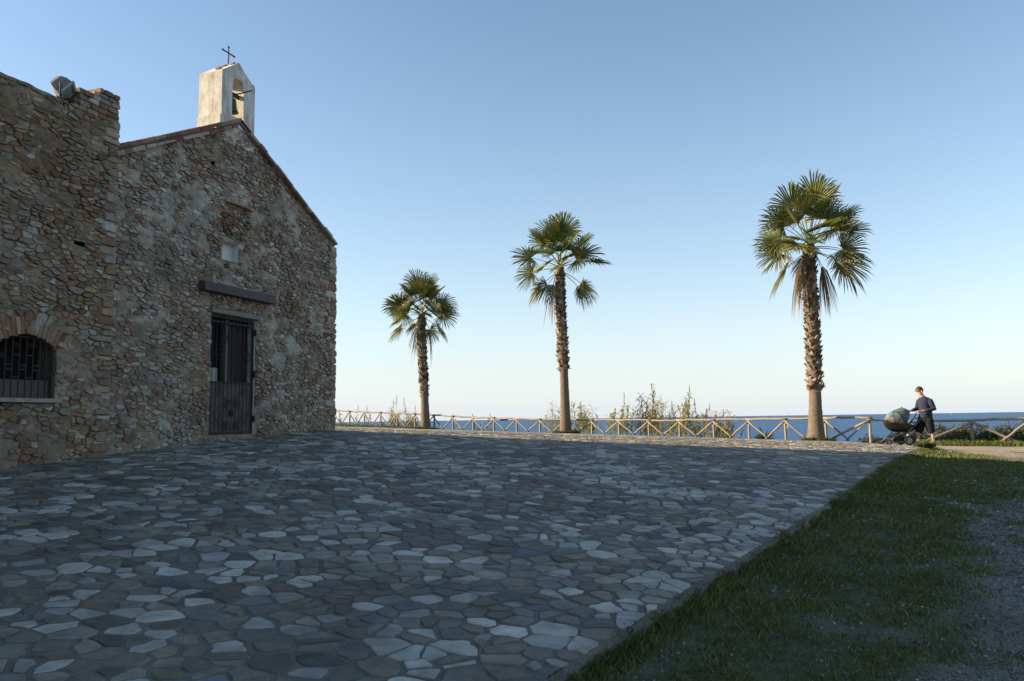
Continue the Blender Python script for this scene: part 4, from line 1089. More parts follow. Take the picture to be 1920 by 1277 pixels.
def palm(loc, ztop, r_base, r_mid, r_boot, zboot, lean, specs, label, seed, dead_n, strands):
    r_ = random.Random(seed)
    x, y = loc; z0 = h1(x, y) - .12
    t_ = thing('palm_tree', (x, y, z0), label, 'palm tree', 'fan palms along the fence')
    def axis_pt(z):
        t = (z - z0) / (ztop - z0); return Vector((x + lean * t + .06 * math.sin(t * 5 + seed) * t, y, z))
    g = Geo(); pts_ = []; rr = []
    zz = z0
    while zz < ztop + .25:
        t = (zz - z0)
        if zz < zboot: rad = r_mid + (r_base - r_mid) * math.exp(-t * 1.1) + (zz - z0) / (zboot - z0) * -.03
        else: rad = (r_boot - .06) + (.0 - .05) * (zz - zboot) / (ztop - zboot)
        pts_.append(axis_pt(zz)); rr.append(rad * r_.uniform(.97, 1.03)); zz += .12
    g.tube(pts_, rr, 16); g.build('trunk', M['bark'], t_, True)
    # old leaf bases round the trunk
    g = Geo(); zz = zboot - .12; k = 0; ga = 2.39996
    while zz < ztop - .1:
        for _ in range(5):
            a = k * ga + r_.uniform(-.12, .12); k += 1; tt = (zz - zboot) / (ztop - zboot)
            rad = (r_boot - .06) - .05 * tt; dirv = Vector((math.cos(a), math.sin(a), 0)); sd = Vector((-math.sin(a), math.cos(a), 0))
            h = r_.uniform(.10, .26); out = r_.uniform(.05, .145) * (1.25 if tt < .16 else 1); wd_ = r_.uniform(.07, .11)
            c0 = axis_pt(zz) + dirv * (rad - .035)
            dn = -.08 if (tt < .12 and r_.random() < .6) else h
            q = r_.random(); c = (.19, .135, .088) if q < .4 else (.075, .052, .036) if q < .78 else (.33, .265, .19)  # tints mixed at random; the darkest stands in for shade in the gaps
            v = r_.uniform(.7, 1.15); c = tuple(x_ * v for x_ in c)
            V = [c0 - sd * wd_, c0 + sd * wd_, c0 + sd * wd_ * .55 + dirv * (out + .02) + up * dn, c0 - sd * wd_ * .55 + dirv * (out + .02) + up * dn,
                 c0 - sd * wd_ * .9 + up * .06 - dirv * .02, c0 + sd * wd_ * .9 + up * .06 - dirv * .02, c0 + sd * wd_ * .4 + dirv * (out - .012) + up * (dn + .03), c0 - sd * wd_ * .4 + dirv * (out - .012) + up * (dn + .03)]
            g.add(V, [(0, 1, 2, 3), (4, 7, 6, 5), (3, 2, 6, 7), (0, 3, 7, 4), (1, 5, 6, 2)], c)
        zz += .098
    g.build('leaf_bases', M['stub'], t_, kind='stuff')
    crown = axis_pt(ztop)
    for (dx, dy, dz, ln, sz) in specs:
        g = Geo(); d = Vector((dx, dy, dz)).normalized(); ln *= 1.08; sz *= 1.0
        q = r_.random(); tint = (.125, .142, .030) if q < .5 else (.17, .18, .042) if q < .85 else (.085, .115, .025)
        if dz < -.25: tint = (.15, .145, .045)
        frond_geo(g, crown + up * (.10 + .28 * dz) + d * .12, d, ln, sz, r_, (.03 if dz > .7 else .10 if dz > .3 else .2) * ln, .03 if dz > .6 else .07 if dz > .2 else .12 if dz > -.2 else .24, tint)
        g.build('frond', M['frond'], t_)
    for k in range(dead_n):
        a = r_.uniform(0, 2 * math.pi); g = Geo(); d = Vector((math.cos(a) * .8, math.sin(a) * .8, -.55))
        frond_geo(g, crown + up * -.15 + Vector((math.cos(a), math.sin(a), 0)) * .18, d, .35, .75, r_, .35, 1.4, (.26, .18, .095), True, 16, 1.0)
        g.build('dead_frond', M['frond'], t_)
    for (dx, dz_, ln) in strands:
        g = Geo(); p0 = crown + Vector((dx * .4, -.1, -.1)); p1 = crown + Vector((dx, -.25, dz_ + .4)); g.tube([p0, p1], .012, 5, (.24, .17, .10))
        for k in range(26):
            q = p1 + Vector((r_.uniform(-.1, .1), r_.uniform(-.1, .1), r_.uniform(-.2, .1)))
            e = q + Vector((r_.uniform(-.07, .07), r_.uniform(-.07, .07), -ln * r_.uniform(.5, 1)))
            g.tube([q, (q + e) / 2 + Vector((r_.uniform(-.04, .04), 0, 0)), e], [.016, .012, .004], 4, (.30, .20, .12))
        g.build('flower_stalk', M['frond'], t_)
    return t_
def ring(n_, el0, el1, ln, sz, seed, jit=.12):
    r_ = random.Random(seed); out = []
    for k in range(n_):
        a = 2 * math.pi * (k + r_.uniform(-.25, .25)) / n_ + seed; e = r_.uniform(el0, el1)
        out.append((math.cos(a) * math.cos(e), math.sin(a) * math.cos(e), math.sin(e), ln * r_.uniform(.85, 1.15), sz * r_.uniform(.9, 1.1)))
    return out
sp_r = [(.42, -.3, .92, 1.5, 1.3), (-.45, -.25, .9, 1.5, 1.3), (.08, -.25, 1.0, 1.7, 1.35), (.97, -.2, .02, 1.25, 1.2), (-.72, -.2, .70, 1.35, 1.25), (-.95, -.25, .30, 1.25, 1.3), (-.97, -.1, .02, 1.2, 1.15), (-.85, -.3, -.42, 1.2, 1.15), (.02, -.5, .9, 1.5, 1.35), (.18, -.2, 1.0, 1.6, 1.35), (-.22, .1, 1.0, 1.6, 1.3),
        (.62, -.25, .62, 1.35, 1.3), (.88, -.3, .42, 1.3, 1.25), (.95, .1, .15, 1.3, 1.2), (.85, -.3, -.28, 1.15, 1.25), (.62, -.6, -.35, 1.0, 1.1), (-.5, -.8, .25, 1.0, 1.0),
        (-.3, -.6, .75, 1.25, 1.2), (.3, -.65, .7, 1.2, 1.2)] + ring(7, R(5), R(75), 1.2, 1.2, 3) + ring(5, R(12), R(48), 1.25, 1.2, 13)
palm((12.8, 33.0), 8.68, .40, .26, .345, 2.75, .20, sp_r, 'stout fan palm with the thickest trunk and a brown flower stalk hanging below its crown', 101, 5, [(-.42, -1.0, .55)])
sp_m = [(-.60, -.2, .78, 1.35, 1.3), (-.25, -.3, .95, 1.5, 1.3), (.05, -.4, .95, 1.6, 1.35), (.14, .1, 1.0, 1.7, 1.35), (.62, -.2, .70, 1.4, 1.2), (.93, -.2, .30, 1.6, 1.2), (-.95, -.2, .38, 1.5, 1.3), (-.93, -.2, .02, 1.35, 1.15),
        (-.75, -.3, -.45, 1.2, 1.05), (-.5, -.45, -.45, 1.0, 1.1), (.82, .1, -.35, 1.15, 1.05), (.66, -.2, -.5, 1.1, 1.0), (0, -.9, .2, .8, .95), (-.2, -.8, .6, 1.0, 1.1), (.3, -.8, .35, .95, 1.0)] + ring(7, R(25), R(78), 1.3, 1.2, 8) + ring(4, R(10), R(45), 1.25, 1.15, 18)
palm((2.84, 42.2), 9.75, .36, .25, .335, 4.40, -.10, sp_m, 'slender fan palm with smooth lower trunk among the reed clumps', 202, 2, [])
sp_l = [(-.55, -.3, .80, 1.2, 1.25), (-.1, -.3, .98, 1.5, 1.35), (.32, -.2, .92, 1.4, 1.3), (-.85, -.3, .45, 1.25, 1.3), (.86, -.3, .45, 1.3, 1.3), (.95, -.2, .15, 1.2, 1.2), (-.80, -.3, -.30, 1.25, 1.1), (.72, -.3, -.35, 1.05, 1.05), (.45, -.5, -.5, .9, 1.0), (-.25, -.7, -.3, .8, .95),
        (.05, -.9, .25, .8, 1.05), (-.5, -.75, .35, 1.0, 1.1), (.5, -.75, .35, 1.0, 1.1), (-.3, -.5, .85, 1.2, 1.2), (.15, -.6, .75, 1.2, 1.2)] + ring(9, R(10), R(75), 1.15, 1.2, 5) + ring(5, R(8), R(45), 1.15, 1.15, 15)
palm((-5.61, 49.8), 8.30, .35, .26, .33, 3.35, -.22, sp_l, 'shortest fan palm with a dense round crown next to the plumed reeds', 303, 3, [])

# ------------------------------------------------------------------ reeds beyond the fence
def cane(parent, x, y, ztop, r_, leafy, plume, dry=.3, z0=None):
    z0 = float(ground_z(np.array([x]), np.array([y]))[0]) - .1; ztop = ztop + EYE
    lx, ly = r_.uniform(-.22, .22), r_.uniform(-.2, .2)
    def ax(t): return Vector((x + lx * t * t, y + ly * t * t, z0 + (ztop - z0) * t))
    g = Geo(); stem_c = (.24, .22, .10) if r_.random() > dry else (.36, .29, .17)
    g.tube([ax(0), ax(.35), ax(.7), ax(1)], [.014, .012, .009, .004], 5, stem_c)
    n_ = int((ztop - z0) * 13 * leafy); k = 0
    for i in range(n_):
        t = .25 + .73 * (i + r_.random()) / max(n_, 1); p = ax(t); a = i * math.pi + r_.uniform(-.7, .7) + lx * 8
        ln = r_.uniform(.42, .85) * (1.1 - .45 * t); wd_ = r_.uniform(.018, .036); e = r_.uniform(.5, 1.1)
        d = Vector((math.cos(a), math.sin(a) * .8, 0)); sd = Vector((-math.sin(a), math.cos(a), 0)) * wd_
        p1 = p + (d * math.cos(e) + up * math.sin(e)) * ln * .5; p2 = p1 + (d + up * r_.uniform(-.9, .25)).normalized() * ln * .55
        v = r_.uniform(.7, 1.25); c = (.28, .285, .105) if r_.random() > dry else (.46, .39, .22); c = tuple(q * v for q in c)
        g.add([p - sd * .4, p + sd * .4, p1 + sd, p1 - sd, p2], [(0, 1, 2, 3), (3, 2, 4)], c)
    o_ = g.build('cane', M['reed'], parent)
    if plume:
        g = Geo()
        for i in range(60):
            t = r_.random(); p = ax(1) + up * (t * plume - .12); w_ = math.sin(math.pi * min(1, t * .9 + .08)) * plume * .17
            a = r_.uniform(0, 6.28); d = Vector((math.cos(a), math.sin(a), 0)); e = p + d * w_ * r_.uniform(.4, 1) + up * r_.uniform(.05, .16); sd = d.cross(up) * .012
            v = r_.uniform(.8, 1.2); g.add([p - sd, p + sd, e], [(0, 1, 2)], tuple(q * v for q in (.36, .29, .20)))
        g.build('plume', M['reed'], o_)
def clump(label, canes, seed, dry=.3, extra=5, leafy=1.0, low=(.08, .6)):
    r_ = random.Random(seed); xm = sum(c[0] for c in canes) / len(canes); ym = sum(c[1] for c in canes) / len(canes)
    t_ = thing('reed_clump', (xm, ym, float(ground_z(np.array([xm]), np.array([ym]))[0])), label, 'reeds', 'reed clumps beyond the fence')
    for (x, y, zt, pl) in canes:
        cane(t_, x, y, zt, r_, leafy if not pl else leafy * .7, pl, dry)
        for _ in range(extra):
            cane(t_, x + r_.uniform(-.35, .35), y + r_.uniform(-.4, .5), zt - (zt + 1.2) * r_.uniform(*low), r_, leafy, 0, dry)
clump('thin reeds behind the fence beside the chapel corner', [(-12.97, 58.6, .55, .5), (-11.6, 57.5, .8, .5), (-10.67, 56.7, .8, .5)], 1, .45, 3)
clump('tall reeds with pale feathery plumes next to the shortest palm', [(-8.69, 55, 1.05, .6), (-8.21, 54.6, 1.2, .7), (-7.62, 54.1, 1.05, .7), (-7.28, 53.8, .6, .6), (-6.87, 53.4, .55, .55), (-9.4, 55.7, .2, 0)], 2, .4, 6)
clump('lone dry reed tip nodding above the rail next to a twin', [(-3.63, 50.7, -.25, .45)], 3, .7, 2)
clump('pair of dry reed tips showing over the rail near the ship', [(-2.46, 49.7, .0, .45), (-1.65, 49.0, .05, .45)], 4, .7, 2)
clump('leafy green reeds growing behind the slender palm', [(2.3, 45.6, 1.1, 0), (2.62, 45.5, .7, 0), (3.6, 44.7, .95, 0), (3.97, 44.3, .85, 0), (4.5, 43.9, .65, 0), (4.15, 44.2, .75, 0)], 5, .22, 4)
clump('small reed clump with one plume between two larger clumps', [(5.57, 43.0, .45, 0), (5.99, 42.7, .85, .6), (6.2, 42.6, .72, 0)], 6, .25, 4)
clump('broad yellowish reed clump with several tall canes', [(6.9, 42, 1.1, 0), (7.05, 41.9, 1.25, 0), (7.3, 41.7, 1.1, 0), (7.6, 41.4, .95, 0), (7.9, 41.1, 1.15, 0), (7.6, 41.5, 1.75, 0)], 7, .35, 4)
clump('reed clump with the widest leafy cane topped by a plume', [(8.47, 40.6, .5, .4), (8.98, 40.2, 1.2, .5), (9.13, 40.1, .6, 0), (9.5, 39.8, .62, .4), (8.85, 40.3, .75, 0)], 8, .25, 4, 1.25)
clump('low bushy reeds at the seaward end of the row', [(9.97, 39.4, .35, .4), (10.2, 39.2, .2, 0), (10.44, 39, .22, 0), (10.73, 38.8, .22, 0), (10.6, 38.9, .28, 0)], 9, .25, 4)
clump('dry straw coloured stalks standing just past the low reeds', [(11.0, 38.5, -.2, .3), (12.9, 36.9, .0, .0)], 12, .9, 1, .25)
# a small fan shaped plant behind the rail
ag = thing('spiky_plant', (11.96, 37.2, h1(11.96, 37.2)), 'small spiky green plant behind the fence next to the stout palm', 'plant')
r_ = random.Random(4)
for i in range(22):
    a = r_.uniform(-1.3, 1.3); ln = r_.uniform(.45, .8); d = Vector((math.sin(a), r_.uniform(-.4, .4), math.cos(a))).normalized(); sd = Vector((math.cos(a), 0, -math.sin(a))) * .035
    p = Vector((11.96, 37.2, h1(11.96, 37.2) - .1)); g = Geo(); g.add([p - sd * .6, p + sd * .6, p + d * ln * .55 + sd, p + d * ln * .55 - sd, p + d * ln + Vector((0, 0, -.06))], [(0, 1, 2, 3), (3, 2, 4)], tuple(q * r_.uniform(.8, 1.2) for q in (.13, .15, .06)))
    g.build('leaf', M['reed'], ag)

# ------------------------------------------------------------------ shrubs right of the stroller
def shrub(x, y, rx, ry, hgt, label, seed, nleaf, cat='shrub', dark=.4):
    r_ = np.random.default_rng(seed); z0 = float(ground_z(np.array([x]), np.array([y]))[0]) - .05
    t_ = thing('shrub', (x, y, z0), label, cat, 'shrubs behind the fence')
    g = Geo(); rr = random.Random(seed)
    for k in range(16):
        a = rr.uniform(0, 6.28); q = rr.uniform(.2, .95); e = Vector((x + math.cos(a) * rx * q, y + math.sin(a) * ry * q, z0 + hgt * rr.uniform(.6, 1.1)))
        g.tube([(x + math.cos(a) * rx * q * .5, y + math.sin(a) * ry * q * .5, z0), (x + math.cos(a) * rx * q * .8, y + math.sin(a) * ry * q * .8, z0 + hgt * .5), e], [.014, .010, .004], 4, (.13, .10, .07))
    g.build('stems', M['reed'], t_)
    # leaves sit in clumps through the volume
    nc = 26; C_ = []
    for k in range(nc):
        a = r_.uniform(0, 2 * np.pi); q = np.sqrt(r_.uniform(0, 1)); C_.append((x + np.cos(a) * rx * q, y + np.sin(a) * ry * q, z0 + hgt * (r_.uniform(.15, .8)) * np.sqrt(max(.08, 1 - .75 * q * q)), r_.uniform(.14, .30)))
    C_ = np.array(C_); which = r_.integers(0, nc, nleaf)
    d = r_.normal(size=(nleaf, 3)); d /= np.linalg.norm(d, axis=1)[:, None]; rad = r_.uniform(.35, 1.0, nleaf)[:, None] ** .6
    P = C_[which, :3] + d * rad * C_[which, 3:4] * np.array([1.2, 1.2, .95])
    stray = r_.random(nleaf) < .06; P[stray, 2] += r_.uniform(0, .22, stray.sum())
    ax1 = r_.normal(size=(nleaf, 3)); ax1[:, 2] *= .5; ax1 /= np.linalg.norm(ax1, axis=1)[:, None]
    nn = d + r_.normal(size=(nleaf, 3)) * .6; ax2 = np.cross(nn, ax1); ax2 /= np.linalg.norm(ax2, axis=1)[:, None] + 1e-9
    L = r_.uniform(.022, .05, nleaf)[:, None]; Wd = L * r_.uniform(.45, .7, nleaf)[:, None]
    V = np.stack([P - ax1 * L, P + ax2 * Wd, P + ax1 * L, P - ax2 * Wd], 1).reshape(-1, 3)
    F = np.arange(nleaf * 4).reshape(-1, 4)
    base = np.where(r_.random((nleaf, 1)) < dark, np.array([[.040, .055, .022]]), np.array([[.085, .100, .034]])); br = r_.random((nleaf, 1)) < .10
    base = np.where(br, np.array([[.16, .12, .055]]), base) * r_.uniform(.7, 1.3, (nleaf, 1))
    o_ = mk_fast('foliage', V, F, M['leaf'], t_, tint=np.repeat(base, 4, 0), kind='stuff')
    return t_
shrub(17.0, 33.6, .8, .6, .55, 'low green shrub between the stroller and the fence post', 21, 2600)
shrub(15.7, 33.9, .6, .5, .40, 'smallest creeping shrub at the foot of the fence corner', 22, 1500)
shrub(18.4, 33.7, 1.1, .8, .95, 'leafy bramble shrub directly behind the person', 23, 5000)
shrub(20.0, 33.6, 1.2, .9, 1.0, 'dark bramble shrub behind the lone fence post', 24, 6000, dark=.6)
shrub(21.7, 33.6, 1.2, .9, 1.08, 'dense bramble shrub behind the crossed braces', 25, 6000, dark=.55)
shrub(23.6, 33.4, 1.3, .9, 1.1, 'bramble shrub at the outer end of the hedge', 26, 4000)
shrub(18.7, 32.9, .8, .35, .42, 'bright low weeds under the slanting brace', 27, 2400, dark=.15)
shrub(20.3, 32.6, .9, .35, .42, 'bright low weeds at the foot of the lone post', 28, 2400, dark=.15)
shrub(22.0, 32.3, 1.0, .35, .45, 'bright low weeds below the crossed braces', 29, 2400, dark=.15)

# ------------------------------------------------------------------ grass and gravel
def blades(n_, xf, hrange, wscale, seed, cols, dens=None):
    r_ = np.random.default_rng(seed); x, y = xf(r_, n_)
    if dens is not None: k = r_.random(len(x)) < dens(x, y); x = x[k]; y = y[k]
    z = ground_z(x, y); n2 = len(x); hh = r_.uniform(hrange[0], hrange[1], n2) ** 1.0
    dist = np.hypot(x, y); w_ = wscale * (.7 + .6 * r_.random(n2)) * np.clip(dist / 7, .8, 2.2)
    a = r_.uniform(0, 2 * np.pi, n2); b_ = r_.uniform(0, 2 * np.pi, n2); le = hh * r_.uniform(.2, 1.0, n2)
    hh = hh * (.55 + .9 * fbm(x * 2.2, y * 2.2, 81))
    p = np.stack([x, y, z - .01], -1); sd = np.stack([np.cos(a) * w_, np.sin(a) * w_, 0 * a], -1)
    m_ = p + np.stack([np.cos(b_) * le * .35, np.sin(b_) * le * .35, hh * .6], -1); t_ = p + np.stack([np.cos(b_) * le, np.sin(b_) * le, hh], -1)
    V = np.stack([p - sd, p + sd, m_ + sd * .8, t_, m_ - sd * .8], 1).reshape(-1, 3)
    F = (np.arange(n2) * 5)[:, None]
    tone = fbm(x * 1.1, y * 1.1, 55)[:, None]; pick = (r_.random((n2, 1)) * .6 + tone * .4)
    c = np.where(pick < .42, np.array([cols[0]]), np.where(pick < .62, np.array([cols[1]]), np.where(r_.random((n2, 1)) < .82, np.array([cols[2]]), np.array([cols[3]])))) * r_.uniform(.7, 1.25, (n2, 1))
    return V, F + np.array([[0, 1, 2, 3, 4]]), np.repeat(c, 5, 0)
GC = [(.088, .105, .030), (.135, .150, .042), (.19, .200, .060), (.34, .29, .15)]
def strip_near(r_, n_):
    y = 3.2 + 20.5 * r_.random(n_) ** 1.75; ex = edge_x(y); w_ = np.maximum(.9 * y + 2.2 - ex, 1.2); x = ex + .03 + w_ * r_.random(n_); return x, y
def dens1(x, y):
    g_, d_ = weights(x, y); return np.clip(g_, 0, 1) ** 1.6 * (1 - d_) * np.clip(.35 + 2.6 * (fbm(x * 3.1, y * 3.1, 66) - .36), .12, 1) + .015
def strip_edge(r_, n_):
    y = 3.2 + 20.8 * r_.random(n_) ** 1.5; q_ = fbm(y * 2.1, y * 0 + 3, 5, 4); return edge_x(y) + np.abs(r_.normal(0, .17, n_)) - .02 - .22 * np.clip(q_ - .42, 0, 1) * 2, y
def right_far(r_, n_):
    return 16.6 + 11 * r_.random(n_), 29.5 + 3.2 * r_.random(n_)
parts = [blades(330000, strip_near, (.016, .060), .0042, 1, GC, dens1), blades(38000, strip_edge, (.03, .11), .0040, 2, GC),
         blades(26000, right_far, (.05, .22), .005, 3, [(.06, .085, .02), (.10, .13, .03), (.12, .15, .04), (.2, .17, .08)], lambda x, y: np.clip((y - 30.2) / 1.2, 0, 1) ** 1.2)]
def tufts(r_, n_):
    sp = [(12.8, 32.75, .5), (2.84, 41.9, .5), (-5.61, 49.4, .6), (11.6, 22.0, .12), (3.0, 44, .4), (-9, 52.0, 2.0), (-11, 53.5, 2.0), (-13, 55, 1.5)]
    k = r_.integers(0, len(sp), n_); q = np.array(sp)[k]; a = r_.uniform(0, 6.28, n_); rr = np.sqrt(r_.random(n_)) * q[:, 2]
    return q[:, 0] + np.cos(a) * rr * 1.5, q[:, 1] + np.sin(a) * rr * .5
V3, F3, T3 = blades(9000, tufts, (.10, .26), .005, 4, [(.05, .07, .02), (.07, .10, .025), (.10, .13, .035), (.2, .17, .08)])
parts.append((V3, F3, T3))
off = 0; VV = []; FF = []; TT = []
for V, F, T in parts: VV.append(V); FF.append(F + off); TT.append(T); off += len(V)
o = mk_fast('grass', np.concatenate(VV), np.concatenate(FF), M['grass'], tint=np.concatenate(TT), kind='stuff')
o['label'] = 'short weedy grass verge beside the paved plaza'; o['category'] = 'grass'
r_ = np.random.default_rng(9); n_ = 110000
y = 3.4 + 11.5 * r_.random(n_) ** 1.7; ex = edge_x(y); x = ex + .1 + (.9 * y + 2.0 - ex) * r_.random(n_)
g_, d_ = weights(x, y); k = r_.random(n_) < (.10 + .90 * (1 - g_)) ; x = x[k]; y = y[k]; n_ = len(x); z = ground_z(x, y)
sz = (.004 + .016 * r_.random(n_) ** 3)[:, None] * np.clip(y / 7, .8, 1.6)[:, None]
O = np.array([[1, 0, 0], [0, 1, 0], [-1, 0, 0], [0, -1, 0], [0, 0, .75], [0, 0, -.6]])[None] * r_.uniform(.6, 1.3, (n_, 6, 1)) * sz[:, :, None]
an = r_.uniform(0, 6.28, n_); ca, sa = np.cos(an)[:, None], np.sin(an)[:, None]
V = np.stack([x[:, None] + O[..., 0] * ca - O[..., 1] * sa, y[:, None] + O[..., 0] * sa + O[..., 1] * ca, z[:, None] + O[..., 2] + sz * .25], -1).reshape(-1, 3)
F = ((np.arange(n_) * 6)[:, None, None] + np.array([[0, 1, 4], [1, 2, 4], [2, 3, 4], [3, 0, 4], [1, 0, 5], [2, 1, 5], [3, 2, 5], [0, 3, 5]])[None]).reshape(-1, 3)
gc = np.array([[.115, .106, .092], [.18, .168, .148], [.26, .245, .215], [.38, .36, .33], [.18, .145, .105]])[r_.choice(5, n_, p=[.35, .33, .18, .06, .08])] * r_.uniform(.8, 1.2, (n_, 1))
o = mk_fast('gravel', V, F, M['pebble'], tint=np.repeat(gc, 6, 0), kind='stuff')
o['label'] = 'loose grey gravel scattered beside the grass'; o['category'] = 'gravel'

# ------------------------------------------------------------------ person
def skin(name, J, E, mat, parent, root, sub=2):
    names = list(J); me = bpy.data.meshes.new(name)
    c = WLOC[parent.name]
    me.from_pydata([tuple(J[k][0]) for k in names], [(names.index(a), names.index(b2)) for a, b2 in E], [])
    me.materials.append(mat); o_ = bpy.data.objects.new(name, me); col.objects.link(o_); o_.parent = parent; WLOC[o_.name] = c
    o_.modifiers.new('skin', 'SKIN').use_smooth_shade = True
    sv = me.skin_vertices[0].data
    for i, k in enumerate(names):
        r_ = J[k][1]; sv[i].radius = r_ if isinstance(r_, tuple) else (r_, r_); sv[i].use_root = (k == root)
    s_ = o_.modifiers.new('sub', 'SUBSURF'); s_.levels = sub; s_.render_levels = sub
    return o_
MX, MY = 12.46, 23.6; mz = h1(MX, MY)
man = thing('person', (MX, MY, mz), 'person in slate blue top and black shorts pushing a stroller', 'person')
J = {'pelvis': ((.05, 0, .92), .125), 'waist': ((.07, 0, 1.06), .125), 'chest': ((.07, 0, 1.27), .145), 'upper': ((.045, 0, 1.40), .085), 'neck': ((-.02, -.005, 1.52), .055), 'skull0': ((-.075, -.01, 1.60), .068), 'skull': ((-.095, -.01, 1.68), .092), 'crown': ((-.085, -.01, 1.745), .070),
     'jaw': ((-.135, -.012, 1.585), .045), 'nose': ((-.195, -.014, 1.655), .012),
     'Ls': ((.12, -.165, 1.375), .046), 'Le': ((.20, -.25, 1.12), .046), 'Lw': ((-.14, -.21, 1.06), .030), 'Lp': ((-.225, -.20, 1.055), .026),
     'Rs': ((-.01, .165, 1.375), .046), 'Re': ((-.06, .26, 1.13), .046), 'Rw': ((-.285, .18, 1.075), .030), 'Rp': ((-.365, .15, 1.065), .026),
     'Lh': ((.08, -.10, .86), .10), 'Lk': ((.15, -.10, .48), .066), 'Lc': ((.17, -.10, .33), .064), 'La': ((.18, -.10, .09), .042), 'Lt': ((.04, -.11, .035), .034), 'Lb': ((.225, -.10, .045), .03),
     'Rh': ((.0, .10, .86), .10), 'Rk': ((-.15, .10, .49), .062), 'Rc': ((-.155, .10, .33), .058), 'Ra': ((-.165, .10, .09), .040), 'Rt': ((-.315, .10, .035), .034), 'Rb': ((-.12, .10, .045), .03)}
E_ = [('pelvis', 'waist'), ('waist', 'chest'), ('chest', 'upper'), ('upper', 'neck'), ('neck', 'skull0'), ('skull0', 'skull'), ('skull', 'crown'), ('skull0', 'jaw'), ('skull', 'nose'),
      ('upper', 'Ls'), ('Ls', 'Le'), ('Le', 'Lw'), ('Lw', 'Lp'), ('upper', 'Rs'), ('Rs', 'Re'), ('Re', 'Rw'), ('Rw', 'Rp'),
      ('pelvis', 'Lh'), ('Lh', 'Lk'), ('Lk', 'Lc'), ('Lc', 'La'), ('La', 'Lt'), ('La', 'Lb'), ('pelvis', 'Rh'), ('Rh', 'Rk'), ('Rk', 'Rc'), ('Rc', 'Ra'), ('Ra', 'Rt'), ('Ra', 'Rb')]
for sdn, yy in (('L', -1), ('R', 1)):
    px_, py_, pz_ = J[sdn + 'p'][0]
    for k, (dy, ln) in enumerate(((-.030, .062), (-.011, .072), (.009, .068), (.028, .055))):
        J['%sf%d' % (sdn, k)] = ((px_ - .045, py_ + dy, pz_ + .012), .0095); J['%sg%d' % (sdn, k)] = ((px_ - .045 - ln * .5, py_ + dy, pz_ - .018), .0085); J['%si%d' % (sdn, k)] = ((px_ - .03 - ln * .25, py_ + dy, pz_ - .045), .0075)
        E_ += [(sdn + 'p', '%sf%d' % (sdn, k)), ('%sf%d' % (sdn, k), '%sg%d' % (sdn, k)), ('%sg%d' % (sdn, k), '%si%d' % (sdn, k))]
    J[sdn + 'th0'] = ((px_ + .0, py_ - yy * .04, pz_ + .0), .011); J[sdn + 'th1'] = ((px_ - .035, py_ - yy * .045, pz_ - .03), .009); E_ += [(sdn + 'p', sdn + 'th0'), (sdn + 'th0', sdn + 'th1')]
body = skin('body', J, E_, M['skin'], man, 'pelvis')
def loft(g, rings, n=18):
    V = []; F = []
    for (x_, y_, z_, rx, ry, wob) in rings:
        for k in range(n):
            a = 2 * math.pi * k / n; f_ = 1 + wob * math.sin(a * 5 + z_ * 23) + wob * .6 * math.sin(a * 3 - z_ * 31)
            V.append((MX + x_ + math.cos(a) * rx * f_, MY + y_ + math.sin(a) * ry * f_, mz + z_))
    for i_ in range(len(rings) - 1):
        for k in range(n): F.append((i_ * n + k, i_ * n + (k + 1) % n, (i_ + 1) * n + (k + 1) % n, (i_ + 1) * n + k))
    F.append(tuple(range(n - 1, -1, -1))); g.add(V, F)
def mp(p): return Vector((MX, MY, mz)) + Vector(p)
g = Geo()
loft(g, [(.055, 0, .84, .185, .175, .02), (.055, 0, .90, .190, .18, .025), (.06, 0, .99, .185, .175, .03), (.07, 0, 1.10, .185, .17, .03), (.075, 0, 1.22, .20, .18, .02), (.07, 0, 1.33, .205, .20, .012), (.06, 0, 1.40, .185, .20, .0), (.045, 0, 1.45, .145, .165, 0), (.02, 0, 1.485, .095, .105, 0), (.0, 0, 1.51, .070, .070, 0)])
for sdn in 'LR':
    sh, el, wr = [Vector(J[sdn + q][0]) for q in 'sew']; wr = el.lerp(wr, .85)
    g.tube([mp(Vector((.05, 0, 1.40)).lerp(sh, .75) + Vector((0, 0, .02))), mp(sh + Vector((0, 0, -.005))), mp(sh.lerp(el, .38)), mp(sh.lerp(el, .75)), mp(el), mp(el.lerp(wr, .25)), mp(el.lerp(wr, .65)), mp(wr)], [.05, .088, .082, .070, .067, .060, .050, .044], 12)
g.build('shirt', M['shirt'], man, True)
g = Geo(); loft(g, [(.05, 0, .70, .10, .12, 0), (.05, 0, .76, .175, .185, .01), (.052, 0, .84, .180, .18, .015), (.055, 0, .94, .172, .165, .01), (.06, 0, 1.02, .165, .155, 0)])
for (hx, hy, kx) in ((.08, -.10, .15), (.01, .10, -.13)):
    g.tube([mp((hx, hy, .86)), mp((hx + (kx - hx) * .25, hy, .74)), mp((hx + (kx - hx) * .6, hy, .58)), mp((hx + (kx - hx) * .9, hy, .45)), mp((kx, hy, .41))], [.12, .125, .118, .110, .108], 14)
g.build('shorts', M['shorts'], man, True)
for sdn in 'LR':
    a, t_, b_ = [Vector(J[sdn + q][0]) for q in 'atb']
    skin('shoe', {'a': (a + Vector((.01, 0, -.045)), .046), 't': (t_, .044), 'b': (b_ + Vector((0, 0, -.005)), .042)}, [('b', 'a'), ('a', 't')], M['shoe'], man, 'a')
